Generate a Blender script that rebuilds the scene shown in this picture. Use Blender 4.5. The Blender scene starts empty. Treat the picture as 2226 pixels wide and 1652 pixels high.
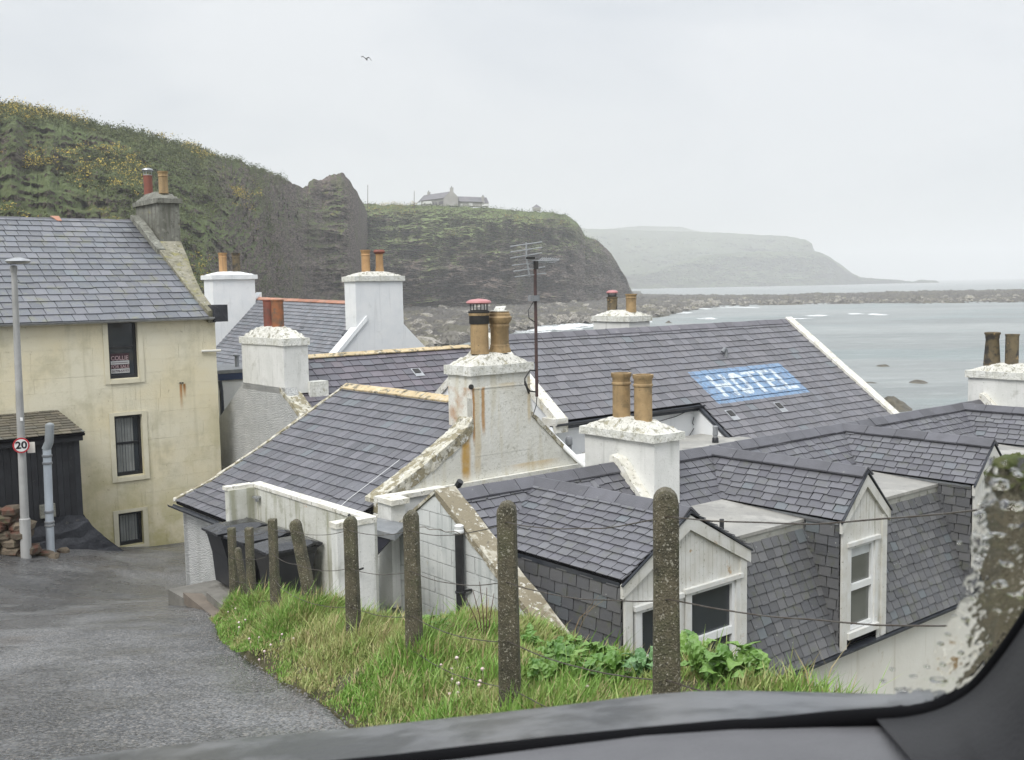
import bpy, math, random
import numpy as np
from mathutils import Vector, Matrix, noise as mnoise
random.seed(7); rng=np.random.default_rng(7)
# ------------------------------------------------------------------ camera, sky, sun, exposure
sc=bpy.context.scene; COL=sc.collection
W0,H0=2226.,1652.; F=2300/1.0225
PITCH=math.radians(5.2); ROLL=0.018
cp,sp=math.cos(PITCH),math.sin(PITCH); cr,sr=math.cos(ROLL),math.sin(ROLL)
FW=Vector((0,cp,-sp)); _r=Vector((1,0,0)); _u=Vector((0,sp,cp))
RT=_r*cr-_u*sr; UP=_u*cr+_r*sr
cd=bpy.data.cameras.new('camera'); cam=bpy.data.objects.new('camera',cd); COL.objects.link(cam)
cam.matrix_world=Matrix((( RT.x,UP.x,-FW.x,0),(RT.y,UP.y,-FW.y,0),(RT.z,UP.z,-FW.z,0),(0,0,0,1)))
cd.sensor_width=36; cd.lens=36*F/W0; cd.clip_start=.02; cd.clip_end=20000
cd.dof.use_dof=True; cd.dof.focus_distance=14; cd.dof.aperture_fstop=13
sc.camera=cam
SUN_EL,SUN_AZ=48,205
w=bpy.data.worlds.new('World'); sc.world=w; w.use_nodes=True
nt=w.node_tree; nt.nodes.clear()
out=nt.nodes.new('ShaderNodeOutputWorld'); bg=nt.nodes.new('ShaderNodeBackground'); bg.inputs[1].default_value=.1
sky=nt.nodes.new('ShaderNodeTexSky'); sky.sky_type='NISHITA'; sky.sun_disc=False
sky.sun_elevation=math.radians(SUN_EL); sky.sun_rotation=math.radians(SUN_AZ)
tc=nt.nodes.new('ShaderNodeTexCoord'); sep=nt.nodes.new('ShaderNodeSeparateXYZ'); nt.links.new(tc.outputs['Generated'],sep.inputs[0])
mp=nt.nodes.new('ShaderNodeMapping'); mp.inputs['Scale'].default_value=(1.0,1.0,3.2); mp.inputs['Rotation'].default_value=(.15,.1,0); nt.links.new(tc.outputs['Generated'],mp.inputs[0])
n1=nt.nodes.new('ShaderNodeTexNoise'); n1.inputs['Scale'].default_value=1.7; n1.inputs['Detail'].default_value=7; n1.inputs['Roughness'].default_value=.5; n1.inputs['Distortion'].default_value=.5; nt.links.new(mp.outputs[0],n1.inputs[0])
rp=nt.nodes.new('ShaderNodeValToRGB'); nt.links.new(n1.outputs[0],rp.inputs[0])
rp.color_ramp.elements[0].position=.36; rp.color_ramp.elements[0].color=(.59,.625,.67,1)
rp.color_ramp.elements[1].position=.62; rp.color_ramp.elements[1].color=(.79,.805,.82,1)
def _mr(a,b,c,d):
    m=nt.nodes.new('ShaderNodeMapRange'); nt.links.new(sep.outputs[2],m.inputs[0])
    for i,x in enumerate((a,b,c,d)): m.inputs[i+1].default_value=x
    return m
m1=_mr(0,.35,5.25,7.1); m2=_mr(.35,1,0,11.); mr=nt.nodes.new('ShaderNodeMath'); mr.operation='ADD'; nt.links.new(m1.outputs[0],mr.inputs[0]); nt.links.new(m2.outputs[0],mr.inputs[1])
vm=nt.nodes.new('ShaderNodeVectorMath'); vm.operation='SCALE'; nt.links.new(rp.outputs[0],vm.inputs[0]); nt.links.new(mr.outputs[0],vm.inputs['Scale'])
mx=nt.nodes.new('ShaderNodeMixRGB'); mx.inputs[0].default_value=.93; nt.links.new(sky.outputs[0],mx.inputs[1]); nt.links.new(vm.outputs[0],mx.inputs[2])
nt.links.new(mx.outputs[0],bg.inputs[0]); nt.links.new(bg.outputs[0],out.inputs[0])
sl=bpy.data.lights.new('sun','SUN'); sl.energy=1.5; sl.angle=math.radians(28); sl.color=(1,.97,.92)
so=bpy.data.objects.new('sun',sl); COL.objects.link(so)
_a=math.radians(SUN_AZ); _e=math.radians(SUN_EL)
so.rotation_euler=Vector((math.sin(_a)*math.cos(_e),math.cos(_a)*math.cos(_e),math.sin(_e))).to_track_quat('Z','Y').to_euler(); so.location=(0,-20,60)
sc.view_settings.view_transform='Standard'; sc.view_settings.look='None'; sc.view_settings.gamma=1; sc.view_settings.exposure=.75
try:
    sc.cycles.volume_bounces=1; sc.cycles.volume_max_steps=16
except Exception: pass

# ------------------------------------------------------------------ geometry from the survey of the photograph
def ray(u,v):
    u,v=float(u),float(v); return FW+((u-W0/2)/F)*RT+((H0/2-v)/F)*UP
def PY(u,v,Y): Y=float(Y); r=ray(u,v); return r*(Y/r.y)
def PZ(u,v,z): r=ray(u,v); return r*(z/r.z)
def PP(u,v,p,n): r=ray(u,v); return r*(Vector(p).dot(n)/r.dot(n))
class Fr:
    def __init__(s,o,az):
        a=math.radians(az); s.o=Vector(o); s.e=Vector((math.sin(a),math.cos(a),0)); s.n=Vector((math.cos(a),-math.sin(a),0))
    def W(s,a,t,z): q=s.o+s.e*a+s.n*t; return Vector((q.x,q.y,z))
    def inv(s,p): d=Vector(p)-s.o; return Vector((d.dot(s.e),d.dot(s.n),p[2]))
ROW=Fr(PY(1549,976,18.37),50.7); W=ROW.W; E_,N_=ROW.e,ROW.n; ZU=Vector((0,0,1))
SEA=-13.0

# ------------------------------------------------------------------ mesh helpers
class MB:
    def __init__(s): s.v=[]; s.f=[]; s.sm=[]
    def add(s,vs,fs,smooth=False):
        b=len(s.v); s.v+= [tuple(x) for x in vs]; s.f+=[tuple(i+b for i in f) for f in fs]; s.sm+=[smooth]*len(fs); return s
    def obb(s,p,a,b,c):          # box from corner p with edge vectors a,b,c
        p,a,b,c=Vector(p),Vector(a),Vector(b),Vector(c)
        vs=[p,p+a,p+a+b,p+b,p+c,p+a+c,p+a+b+c,p+b+c]
        fs=[(0,3,2,1),(4,5,6,7),(0,1,5,4),(1,2,6,5),(2,3,7,6),(3,0,4,7)]
        if a.cross(b).dot(c)<0: fs=[tuple(reversed(f)) for f in fs]
        return s.add(vs,fs)
    def prism(s,poly,d):         # closed polygon extruded by d
        poly=[Vector(p) for p in poly]; d=Vector(d); n=len(poly)
        nn=Vector((0,0,0))
        for i in range(n): nn+=poly[i].cross(poly[(i+1)%n])
        fs=[tuple(range(n-1,-1,-1)),tuple(range(n,2*n))]+[(i,(i+1)%n,n+(i+1)%n,n+i) for i in range(n)]
        if nn.dot(d)<0: fs=[tuple(reversed(f)) for f in fs]
        return s.add(poly+[p+d for p in poly],fs)
    def beam(s,a,b,w,h,up=ZU):   # bar from a to b, w wide, h high, centred
        a,b=Vector(a),Vector(b); d=(b-a).normalized(); x=d.cross(up)
        x=x.normalized() if x.length>1e-6 else Vector((1,0,0)); y=x.cross(d).normalized()
        return s.obb(a-x*w/2-y*h/2,b-a,x*w,y*h)
    def tube(s,pts,r,n=8,caps=True):
        pts=[Vector(p) for p in pts]; m=len(pts); rr=r if isinstance(r,(list,tuple)) else [r]*m
        vs=[]; fs=[]
        t0=(pts[1]-pts[0]).normalized(); x=t0.orthogonal().normalized()
        for i,p in enumerate(pts):
            t=(pts[min(i+1,m-1)]-pts[max(i-1,0)]).normalized(); x=(x-t*x.dot(t)).normalized(); y=t.cross(x)
            for k in range(n):
                a=2*math.pi*k/n; vs.append(p+(x*math.cos(a)+y*math.sin(a))*rr[i])
        for i in range(m-1):
            for k in range(n): fs.append((i*n+k,i*n+(k+1)%n,(i+1)*n+(k+1)%n,(i+1)*n+k))
        if caps: fs+= [tuple(range(n-1,-1,-1)),tuple(range((m-1)*n,m*n))]
        return s.add(vs,fs,True)
    def lathe(s,o,prof,n=20,axis=None,open_=False):
        o=Vector(o); ax=Vector(axis).normalized() if axis else ZU; x=ax.orthogonal().normalized(); y=ax.cross(x)
        vs=[];fs=[]
        for r,h in prof:
            for k in range(n):
                a=2*math.pi*k/n; vs.append(o+ax*h+(x*math.cos(a)+y*math.sin(a))*r)
        for i in range(len(prof)-1):
            for k in range(n): fs.append((i*n+k,i*n+(k+1)%n,(i+1)*n+(k+1)%n,(i+1)*n+k))
        if not open_: fs+=[tuple(range(n-1,-1,-1)),tuple(range((len(prof)-1)*n,len(prof)*n))]
        return s.add(vs,fs,True)
    def mesh(s,name):
        me=bpy.data.meshes.new(name); me.from_pydata(s.v,[],s.f)
        me.polygons.foreach_set('use_smooth',s.sm)
        if any(s.sm): me.set_sharp_from_angle(angle=math.radians(38))
        me.update(); return me
def link(name,me,m=None,parent=None,label=None,kind=None):
    if m is not None and not me.materials: me.materials.append(m)
    o=bpy.data.objects.new(name,me); COL.objects.link(o)
    if parent is not None:
        o.parent=parent
        if parent.type=='EMPTY': o.matrix_parent_inverse=Matrix.Translation(-parent.location)
    if label: o['label']=label
    if kind: o['kind']=kind
    return o
def obj(name,mb,m,parent=None,label=None,kind=None): return link(name,mb.mesh(name),m,parent,label,kind)
def thing(name,label,cat,loc,group=None):
    o=bpy.data.objects.new(name,None); COL.objects.link(o); o.location=loc; o.empty_display_size=.3
    o['label']=label; o['category']=cat
    if group: o['group']=group
    return o
def tagd(o,label,cat,group=None):
    o['label']=label; o['category']=cat
    if group: o['group']=group
    return o
def struct(name,me,m): o=link(name,me,m); o['kind']='structure'; return o
def npmesh(name,V,Fq,smooth=False):
    V=np.asarray(V,dtype=np.float32); Fq=np.asarray(Fq,dtype=np.int32); k=Fq.shape[1]
    me=bpy.data.meshes.new(name); me.vertices.add(len(V)); me.vertices.foreach_set('co',V.ravel())
    me.loops.add(Fq.size); me.loops.foreach_set('vertex_index',Fq.ravel())
    me.polygons.add(len(Fq)); me.polygons.foreach_set('loop_start',np.arange(len(Fq),dtype=np.int32)*k)
    try: me.polygons.foreach_set('loop_total',np.full(len(Fq),k,dtype=np.int32))
    except Exception: pass
    me.polygons.foreach_set('use_smooth',np.full(len(Fq),smooth)); me.update(calc_edges=True); me.validate(); return me
def gridfaces(nr,nc):
    i=np.arange(nr-1)[:,None]*nc+np.arange(nc-1)[None,:]; i=i.ravel()
    return np.stack([i,i+1,i+nc+1,i+nc],1)

# ------------------------------------------------------------------ materials
class NT:
    def __init__(s,name):
        s.m=bpy.data.materials.new(name); s.m.use_nodes=True; s.t=s.m.node_tree; s.b=s.t.nodes['Principled BSDF']
        s.geo=s.t.nodes.new('ShaderNodeNewGeometry'); s.P=s.geo.outputs['Position']
    def n(s,k): return s.t.nodes.new(k)
    def l(s,a,b): s.t.links.new(a,b)
    def put(s,x,sock):
        if hasattr(x,'links'): s.l(x,sock)
        elif isinstance(x,(tuple,list)) and len(x)==3 and sock.type=='RGBA': sock.default_value=(*x,1)
        else: sock.default_value=x
    def noise(s,scale,detail=4,vec=None,rough=.55,dist=0,sc3=None):
        v=vec or s.P
        if sc3: v=s.vmul(v,sc3)
        q=s.n('ShaderNodeTexNoise'); s.l(v,q.inputs[0]); q.inputs['Scale'].default_value=scale; q.inputs['Detail'].default_value=detail
        q.inputs['Roughness'].default_value=rough; q.inputs['Distortion'].default_value=dist; return q.outputs[0]
    def vor(s,scale,vec=None,out='Distance'):
        q=s.n('ShaderNodeTexVoronoi'); s.l(vec or s.P,q.inputs[0]); q.inputs['Scale'].default_value=scale; return q.outputs[out]
    def vmul(s,v,c):
        q=s.n('ShaderNodeVectorMath'); q.operation='MULTIPLY'; s.l(v,q.inputs[0]); q.inputs[1].default_value=c; return q.outputs[0]
    def dot(s,d,off=0.):
        q=s.n('ShaderNodeVectorMath'); q.operation='DOT_PRODUCT'; s.l(s.P,q.inputs[0]); q.inputs[1].default_value=tuple(d)
        return s.ma('ADD',q.outputs['Value'],off)
    def ma(s,op,a,b=0.,c=0.,clamp=False):
        q=s.n('ShaderNodeMath'); q.operation=op; q.use_clamp=clamp
        s.put(a,q.inputs[0]); s.put(b,q.inputs[1]); s.put(c,q.inputs[2]); return q.outputs[0]
    def step(s,x,lo,hi,a=0.,b=1.):
        q=s.n('ShaderNodeMapRange'); q.interpolation_type='SMOOTHSTEP'; s.put(x,q.inputs[0]); q.inputs[1].default_value=lo; q.inputs[2].default_value=hi
        q.inputs[3].default_value=a; q.inputs[4].default_value=b; return q.outputs[0]
    def mix(s,f,a,b):
        q=s.n('ShaderNodeMixRGB'); s.put(f,q.inputs[0]); s.put(a,q.inputs[1]); s.put(b,q.inputs[2]); return q.outputs[0]
    def scale(s,c,f):
        q=s.n('ShaderNodeVectorMath'); q.operation='SCALE'
        if hasattr(c,'links'): s.l(c,q.inputs[0])
        else: q.inputs[0].default_value=c
        s.put(f,q.inputs['Scale']); return q.outputs[0]
    def rnd(s):
        o=s.n('ShaderNodeObjectInfo'); return s.ma('FRACT',s.ma('ADD',o.outputs['Random'],s.geo.outputs['Random Per Island']))
    def bump(s,h,d=.02,st=.6):
        q=s.n('ShaderNodeBump'); q.inputs['Distance'].default_value=d; q.inputs['Strength'].default_value=st; s.l(h,q.inputs['Height'])
        s.l(q.outputs[0],s.b.inputs['Normal'])
    def fin(s,col,rough=.7,metal=0.,spec=None):
        s.put(col,s.b.inputs['Base Color']); s.put(rough,s.b.inputs['Roughness']); s.b.inputs['Metallic'].default_value=metal
        if spec is not None: s.b.inputs['Specular IOR Level'].default_value=spec
        return s.m
def mat(name,c1,c2=None,sc_=2.,rough=.7,bump=0.,bs=30.,spots=(),streak=None,metal=0.,rnd=0.,detail=5,spec=None):
    q=NT(name); c2=c2 or tuple(x*.8 for x in c1)
    col=q.mix(q.step(q.noise(sc_,detail),.32,.68),c1,c2)
    for (c,s_,lo,hi,k) in spots: col=q.mix(q.ma('MULTIPLY',q.step(q.noise(s_,6,rough=.65),lo,hi),k),col,c)
    if streak:
        c,k,lo,hi=streak; col=q.mix(q.ma('MULTIPLY',q.step(q.noise(1,5,sc3=(9,9,.7)),lo,hi),k),col,c)
    if rnd: col=q.scale(col,q.ma('MULTIPLY_ADD',q.rnd(),rnd,1-rnd/2))
    if bump: q.bump(q.noise(bs,6),bump,.8)
    return q.fin(col,rough,metal,spec)
HAZE=.00033; WITH_GLASS=True
FY=Fr(PY(467,690,26),52)
_y=FY.inv(PP(393,836,FY.W(0,0,0),FY.n)); YR=(_y[0],_y[2])
# ------------------------------------------------------------------ material set
def slate_mat(name,a,b,lich=(.13,.14,.09),lk=.35,rough=.42,paint=None,stain=None):
    q=NT(name); r=q.rnd(); r2=q.ma('FRACT',q.ma('MULTIPLY',r,7.31))
    col=q.mix(r2,a,b); col=q.scale(col,q.ma('MULTIPLY_ADD',r,.46,.98))
    g=q.noise(5,6,rough=.7); col=q.mix(q.ma('MULTIPLY',q.step(g,.5,.75),lk),col,lich)
    col=q.mix(q.ma('MULTIPLY',q.step(r,.965,.98),.45),col,(.13,.16,.17))
    col=q.mix(q.ma('MULTIPLY',q.step(q.noise(70,3),.66,.72),.5),col,(.3,.3,.28))
    sp=q.step(q.noise(23,2),.735,.76); col=q.mix(q.ma('MULTIPLY',sp,.75),col,(.5,.5,.47))
    if stain: col=stain(q,col)
    if paint: col=paint(q,col,r)
    q.bump(q.ma('ADD',q.noise(60,6,rough=.7),q.ma('MULTIPLY',q.noise(9,3),.8)),.006,.7)
    return q.fin(col,q.ma('MULTIPLY_ADD',q.noise(12,4),.35,rough-.17))
def hotel_paint(q,col,r):
    s=q.dot(E_,-ROW.o.dot(E_)); t=q.dot(N_,-ROW.o.dot(N_))
    s=q.ma('ADD',s,q.ma('MULTIPLY_ADD',q.noise(14,3),.05,-.025)); t=q.ma('ADD',t,q.ma('MULTIPLY_ADD',q.noise(17,3),.05,-.025))
    u=q.ma('MULTIPLY',q.ma('SUBTRACT',s,4.93),1/3.68); v=q.ma('MULTIPLY',q.ma('SUBTRACT',-3.90,t),1/.98)   # 0..1 over the panel
    def band(x,a,b,e=.004): return q.ma('MULTIPLY',q.step(x,a-e,a+e),q.step(x,b-e,b+e,1,0))
    def box(a,b,c,d): return q.ma('MULTIPLY',band(u,a,b),band(v,c,d,.01))
    panel=box(0,1,0,1)
    # letters
    hs=.16; hw=.012
    L=[]
    b,t2=.17,.84
    L+=[box(.125,.163,b,t2),box(.255,.293,b,t2),box(.163,.255,.46,.56)]
    du=q.ma('DIVIDE',q.ma('SUBTRACT',u,.40),.070); dv=q.ma('DIVIDE',q.ma('SUBTRACT',v,.505),.335)
    rr=q.ma('POWER',q.ma('ADD',q.ma('POWER',q.ma('ABSOLUTE',du),2.6),q.ma('POWER',q.ma('ABSOLUTE',dv),2.6)),.385)
    L+=[band(rr,.52,1.0,.03)]
    L+=[box(.485,.64,.75,.84),box(.543,.582,b,t2)]
    L+=[box(.665,.703,b,t2),box(.703,.79,.75,.84),box(.703,.77,.46,.55),box(.703,.79,b,.27)]
    L+=[box(.815,.853,b,t2),box(.853,.945,b,.27)]
    m=L[0]
    for x in L[1:]: m=q.ma('MAXIMUM',m,x)
    wear=q.step(q.noise(7,6,rough=.8),.40,.53); wear2=q.step(q.noise(28,4),.35,.5); rw=q.step(r,.02,.06)
    blue=q.mix(q.noise(6,5),(.12,.24,.43),(.24,.37,.52))
    blue=q.mix(q.ma('MULTIPLY',q.step(q.noise(11,5,rough=.7),.55,.62),.5),blue,(.06,.11,.2))
    col=q.mix(q.ma('MULTIPLY',q.ma('MULTIPLY',panel,q.ma('MULTIPLY_ADD',wear2,.5,.5)),q.ma('MULTIPLY_ADD',wear,.5,.42)),col,blue)
    return q.mix(q.ma('MULTIPLY',m,q.ma('MULTIPLY_ADD',wear,.65,.25)),col,(.62,.68,.70))
def y_stain(q,col):
    d=q.n('ShaderNodeVectorMath'); d.operation='DISTANCE'; q.l(q.P,d.inputs[0]); d.inputs[1].default_value=tuple(PY(345,520,29.3))
    k=q.ma('MULTIPLY',q.step(d.outputs['Value'],.3,1.7,1,0),q.step(q.noise(2.2,5),.3,.6))
    col=q.mix(q.ma('MULTIPLY',k,.75),col,(.025,.025,.028))
    return q.mix(q.ma('MULTIPLY',q.step(q.noise(1.6,6,rough=.7),.54,.66),.4),col,(.19,.19,.09))
MS_h=slate_mat('slate_purple_grey',(.104,.104,.116),(.120,.116,.126),lk=.25,paint=hotel_paint)
MS_b=slate_mat('slate_blue_grey',(.088,.090,.102),(.104,.102,.115),lk=.2)
MS_d=slate_mat('slate_dark',(.095,.094,.108),(.112,.113,.123),lk=.35)
MS_m=slate_mat('slate_mansard',(.078,.080,.086),(.096,.096,.098),lich=(.10,.11,.055),lk=.6,rough=.55)
MS_y=slate_mat('slate_lichen',(.10,.108,.122),(.122,.124,.138),lich=(.2,.21,.14),lk=.5,stain=y_stain)
MS_c=slate_mat('slate_grey',(.08,.078,.092),(.115,.1,.115),lk=.2)
MS_f=slate_mat('slate_pale',(.12,.128,.145),(.15,.15,.165),lk=.2)
MS_s=slate_mat('slate_mossy',(.075,.07,.055),(.115,.10,.075),lich=(.13,.12,.06),lk=.7,rough=.7)
M_deck=mat('roof_deck',(.012,.012,.014),rough=.95,spec=.1)
M_lead=mat('lead',(.17,.18,.19),(.24,.25,.26),3,.5,.01,20,spots=[((.42,.42,.4),2.,.55,.7,.4),((.09,.09,.09),8.,.55,.68,.4)])
M_flat=mat('felt_roof',(.27,.265,.25),(.35,.34,.31),1.3,.6,.008,14,spots=[((.5,.49,.45),1.2,.5,.62,.5),((.10,.10,.09),1.6,.58,.7,.5),((.16,.16,.15),9.,.56,.7,.5)])
M_ridge=mat('ridge_slate',(.085,.085,.095),(.11,.11,.125),3,.45,.006,40,spots=[((.30,.3,.27),8,.64,.72,.6)],rnd=.35)
M_ridge_h=mat('ridge_purple',(.14,.132,.148),(.11,.108,.122),3,.5,.006,40,spots=[((.33,.33,.29),9,.6,.7,.5)],rnd=.5)
M_ridge_y=mat('ridge_yellow',(.56,.45,.27),(.47,.37,.22),5,.75,.01,40,spots=[((.13,.12,.09),7,.53,.6,.9),((.50,.47,.4),11,.56,.63,.8)],rnd=.25)
M_ridge_t=mat('ridge_terracotta',(.42,.19,.12),(.34,.20,.15),5,.75,.01,40,rnd=.5)
M_white=mat('white_paint',(.72,.72,.695),(.63,.635,.605),2.2,.7,.006,30,spots=[((.36,.36,.31),2.6,.56,.72,.5),((.17,.17,.13),30,.62,.68,.55)],streak=((.33,.34,.31),.35,.55,.72))
M_white2=mat('clean_white_paint',(.80,.81,.81),(.74,.76,.77),2,.65,.006,24,spots=[((.5,.51,.5),3.,.6,.75,.4)],streak=((.48,.49,.49),.3,.55,.75))
M_cap=mat('cap_weathered',(.72,.72,.68),(.62,.62,.56),6,.8,.03,16,spots=[((.24,.22,.14),11,.58,.66,.7),((.20,.20,.16),34,.58,.64,.75),((.30,.28,.20),3,.6,.7,.4)],streak=((.36,.35,.28),.4,.52,.68))
M_harl=None
M_fl=mat('mortar_flaunching',(.68,.67,.62),(.56,.55,.49),9,.9,.04,20,spots=[((.20,.19,.13),8,.52,.60,.75),((.10,.10,.08),30,.58,.63,.8),((.36,.33,.22),4,.56,.66,.6)])
q=NT('roughcast'); v=q.vor(38,out='Distance'); nn=q.noise(50,5)
col=q.mix(q.step(q.noise(3,4),.3,.7),(.63,.635,.62),(.53,.54,.53)); col=q.mix(q.ma('MULTIPLY',q.step(q.noise(1,4,sc3=(5,5,.6)),.56,.72),.3),col,(.36,.37,.35))
q.bump(q.ma('ADD',q.ma('MULTIPLY',v,-1.1),nn),.035,1.0); M_harl=q.fin(col,.85)
M_cope=mat('lichen_coping',(.60,.58,.50),(.42,.40,.32),9,.85,.02,30,spots=[((.22,.19,.11),5,.47,.54,.85),((.12,.11,.08),13,.56,.62,.8),((.64,.63,.58),8,.58,.62,.8)])
M_copew=mat('white_coping',(.74,.73,.68),(.60,.58,.50),5,.8,.012,30,spots=[((.20,.18,.12),13,.57,.64,.75),((.45,.38,.24),4,.6,.72,.5)])
M_cream=mat('cream_wall',(.68,.665,.60),(.72,.71,.65),1.2,.75,.005,14,spots=[((.42,.36,.22),3,.62,.76,.5)],streak=((.40,.36,.26),.4,.55,.74))
M_timber=mat('white_boards',(.63,.63,.60),(.55,.54,.49),4,.6,.004,30,spots=[((.36,.22,.09),5,.64,.72,.7),((.20,.19,.12),24,.62,.67,.65)],streak=((.20,.20,.13),.5,.58,.70))
M_frame=mat('white_frame',(.66,.67,.66),(.60,.59,.55),5,.4,.002,20,spots=[((.40,.22,.08),9,.65,.72,.7)])
M_upvc=mat('white_upvc',(.74,.75,.75),(.68,.69,.68),4,.3)
M_conc=mat('bin_store_concrete',(.60,.60,.55),(.50,.50,.44),3,.8,.008,26,spots=[((.28,.28,.20),4,.54,.66,.5),((.45,.22,.07),5,.665,.72,.9),((.15,.15,.11),28,.63,.68,.6)],streak=((.28,.28,.19),.75,.48,.66))
M_gconc=mat('grey_chimney',(.22,.22,.19),(.15,.15,.125),2.4,.85,.015,24,spots=[((.31,.31,.26),5,.55,.63,.6),((.06,.06,.05),9,.55,.64,.6),((.30,.27,.07),3,.62,.7,.6)],streak=((.08,.08,.06),.6,.5,.66))
M_moss=mat('mossy_skew',(.27,.255,.20),(.17,.16,.11),4,.9,.02,20,spots=[((.27,.25,.07),3.2,.52,.66,.6),((.08,.08,.05),9,.55,.62,.7),((.48,.47,.42),12,.6,.65,.6)])
M_black=mat('black_plastic',(.014,.015,.018),(.022,.023,.026),4,.38,.002,12)
M_pipe=mat('black_pipe',(.016,.017,.02),(.03,.03,.032),6,.4)
M_gut=mat('black_gutter',(.03,.034,.042),(.05,.055,.065),6,.4)
M_potb=mat('buff_clay',(.37,.255,.125),(.27,.185,.09),5,.65,.006,30,spots=[((.14,.11,.06),4,.52,.66,.6),((.42,.30,.15),7,.58,.68,.5),((.06,.055,.04),26,.63,.67,.8)],streak=((.14,.10,.05),.5,.52,.68))
M_poto=mat('orange_clay',(.46,.28,.13),(.38,.22,.10),5,.65,.006,30,spots=[((.12,.09,.06),5,.6,.7,.6)],streak=((.22,.14,.07),.5,.52,.68))
M_potr=mat('red_clay',(.235,.075,.048),(.18,.062,.045),5,.6,.004,30,spots=[((.10,.07,.05),5,.56,.7,.6)])
M_potrr=mat('rusty_clay',(.33,.12,.045),(.14,.08,.05),3,.75,.008,30,spots=[((.10,.09,.07),4,.5,.6,.7)])
M_potd=mat('sooty_clay',(.16,.125,.07),(.10,.08,.05),5,.7,.006,30,spots=[((.03,.03,.03),4,.46,.58,.85),((.33,.23,.11),5,.6,.66,.7)])
M_soot=mat('soot',(.02,.02,.02),(.035,.033,.03),6,.6)
M_pink=mat('faded_red_lid',(.50,.22,.22),(.42,.17,.17),6,.45)
M_alu=mat('galvanised',(.45,.46,.47),(.36,.37,.38),8,.4,metal=.7)
M_wire=mat('fence_wire',(.15,.14,.125),(.09,.07,.055),30,.5,metal=.6)
M_shed=mat('black_boards',(.012,.013,.016),(.022,.024,.028),3,.7,.006,30,spots=[((.09,.09,.085),10,.64,.7,.5)],rnd=.5)
M_tar=mat('tarred_stone',(.018,.02,.026),(.035,.037,.045),4,.6,.05,5,spots=[((.13,.12,.10),7,.65,.7,.6)])
M_stone=mat('sandstone_rubble',(.15,.12,.085),(.09,.07,.05),3,.9,.02,18,spots=[((.15,.055,.035),3,.5,.6,.7),((.10,.11,.05),5,.56,.66,.6)],rnd=.6)
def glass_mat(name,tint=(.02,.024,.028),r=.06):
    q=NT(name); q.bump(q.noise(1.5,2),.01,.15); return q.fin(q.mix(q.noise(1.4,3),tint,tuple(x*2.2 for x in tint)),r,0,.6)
M_glass=glass_mat('window_glass'); M_glass2=glass_mat('window_glass_reflection',(.085,.088,.08))  # second glass is paler: a grey reflection put into its colour
M_curt=mat('net_curtain',(.22,.23,.225),(.17,.18,.175),3,.7)
M_blind=mat('white_blind',(.55,.58,.58),(.48,.5,.5),5,.6)
def yellow():
    q=NT('yellow_painted_blocks'); col=q.mix(q.step(q.noise(.7,5),.3,.7),(.68,.605,.41),(.68,.64,.50))
    col=q.scale(col,q.ma('MULTIPLY_ADD',q.rnd(),.035,.98))
    col=q.mix(q.ma('MULTIPLY',q.step(q.noise(1.3,7,rough=.7),.48,.68),.5),col,(.43,.40,.27))
    z=q.dot((0,0,1)); g=q.ma('MULTIPLY',q.step(z,-4.2,-6.0),q.step(q.noise(1.1,6,rough=.65),.40,.60)); col=q.mix(q.ma('MULTIPLY',g,.6),col,(.36,.33,.10))
    a=q.ma('MULTIPLY',q.step(z,-2.6,-3.9),q.step(q.noise(.9,6,rough=.65),.47,.62)); col=q.mix(q.ma('MULTIPLY',a,.45),col,(.42,.39,.20))
    col=q.mix(q.ma('MULTIPLY',q.step(q.noise(1,5,sc3=(4,4,.35)),.53,.7),.3),col,(.38,.35,.22))
    col=q.mix(q.ma('MULTIPLY',q.step(q.noise(16,4),.68,.72),.5),col,(.30,.24,.14))
    s=q.dot(FY.e,-FY.o.dot(FY.e))
    for sa,zt,L in ((YR[0],YR[1],.75),(YR[0]+.09,YR[1],.4)):
        k=q.ma('MULTIPLY',q.step(q.ma('ABSOLUTE',q.ma('SUBTRACT',s,sa)),.05,.012,0,1),q.ma('MULTIPLY',q.step(z,zt-L,zt-.05),q.step(z,zt,zt+.03,1,0)))
        col=q.mix(q.ma('MULTIPLY',k,.9),col,(.38,.16,.035))
    q.bump(q.noise(25,6),.008,.7); return q.fin(col,.8)
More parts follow.
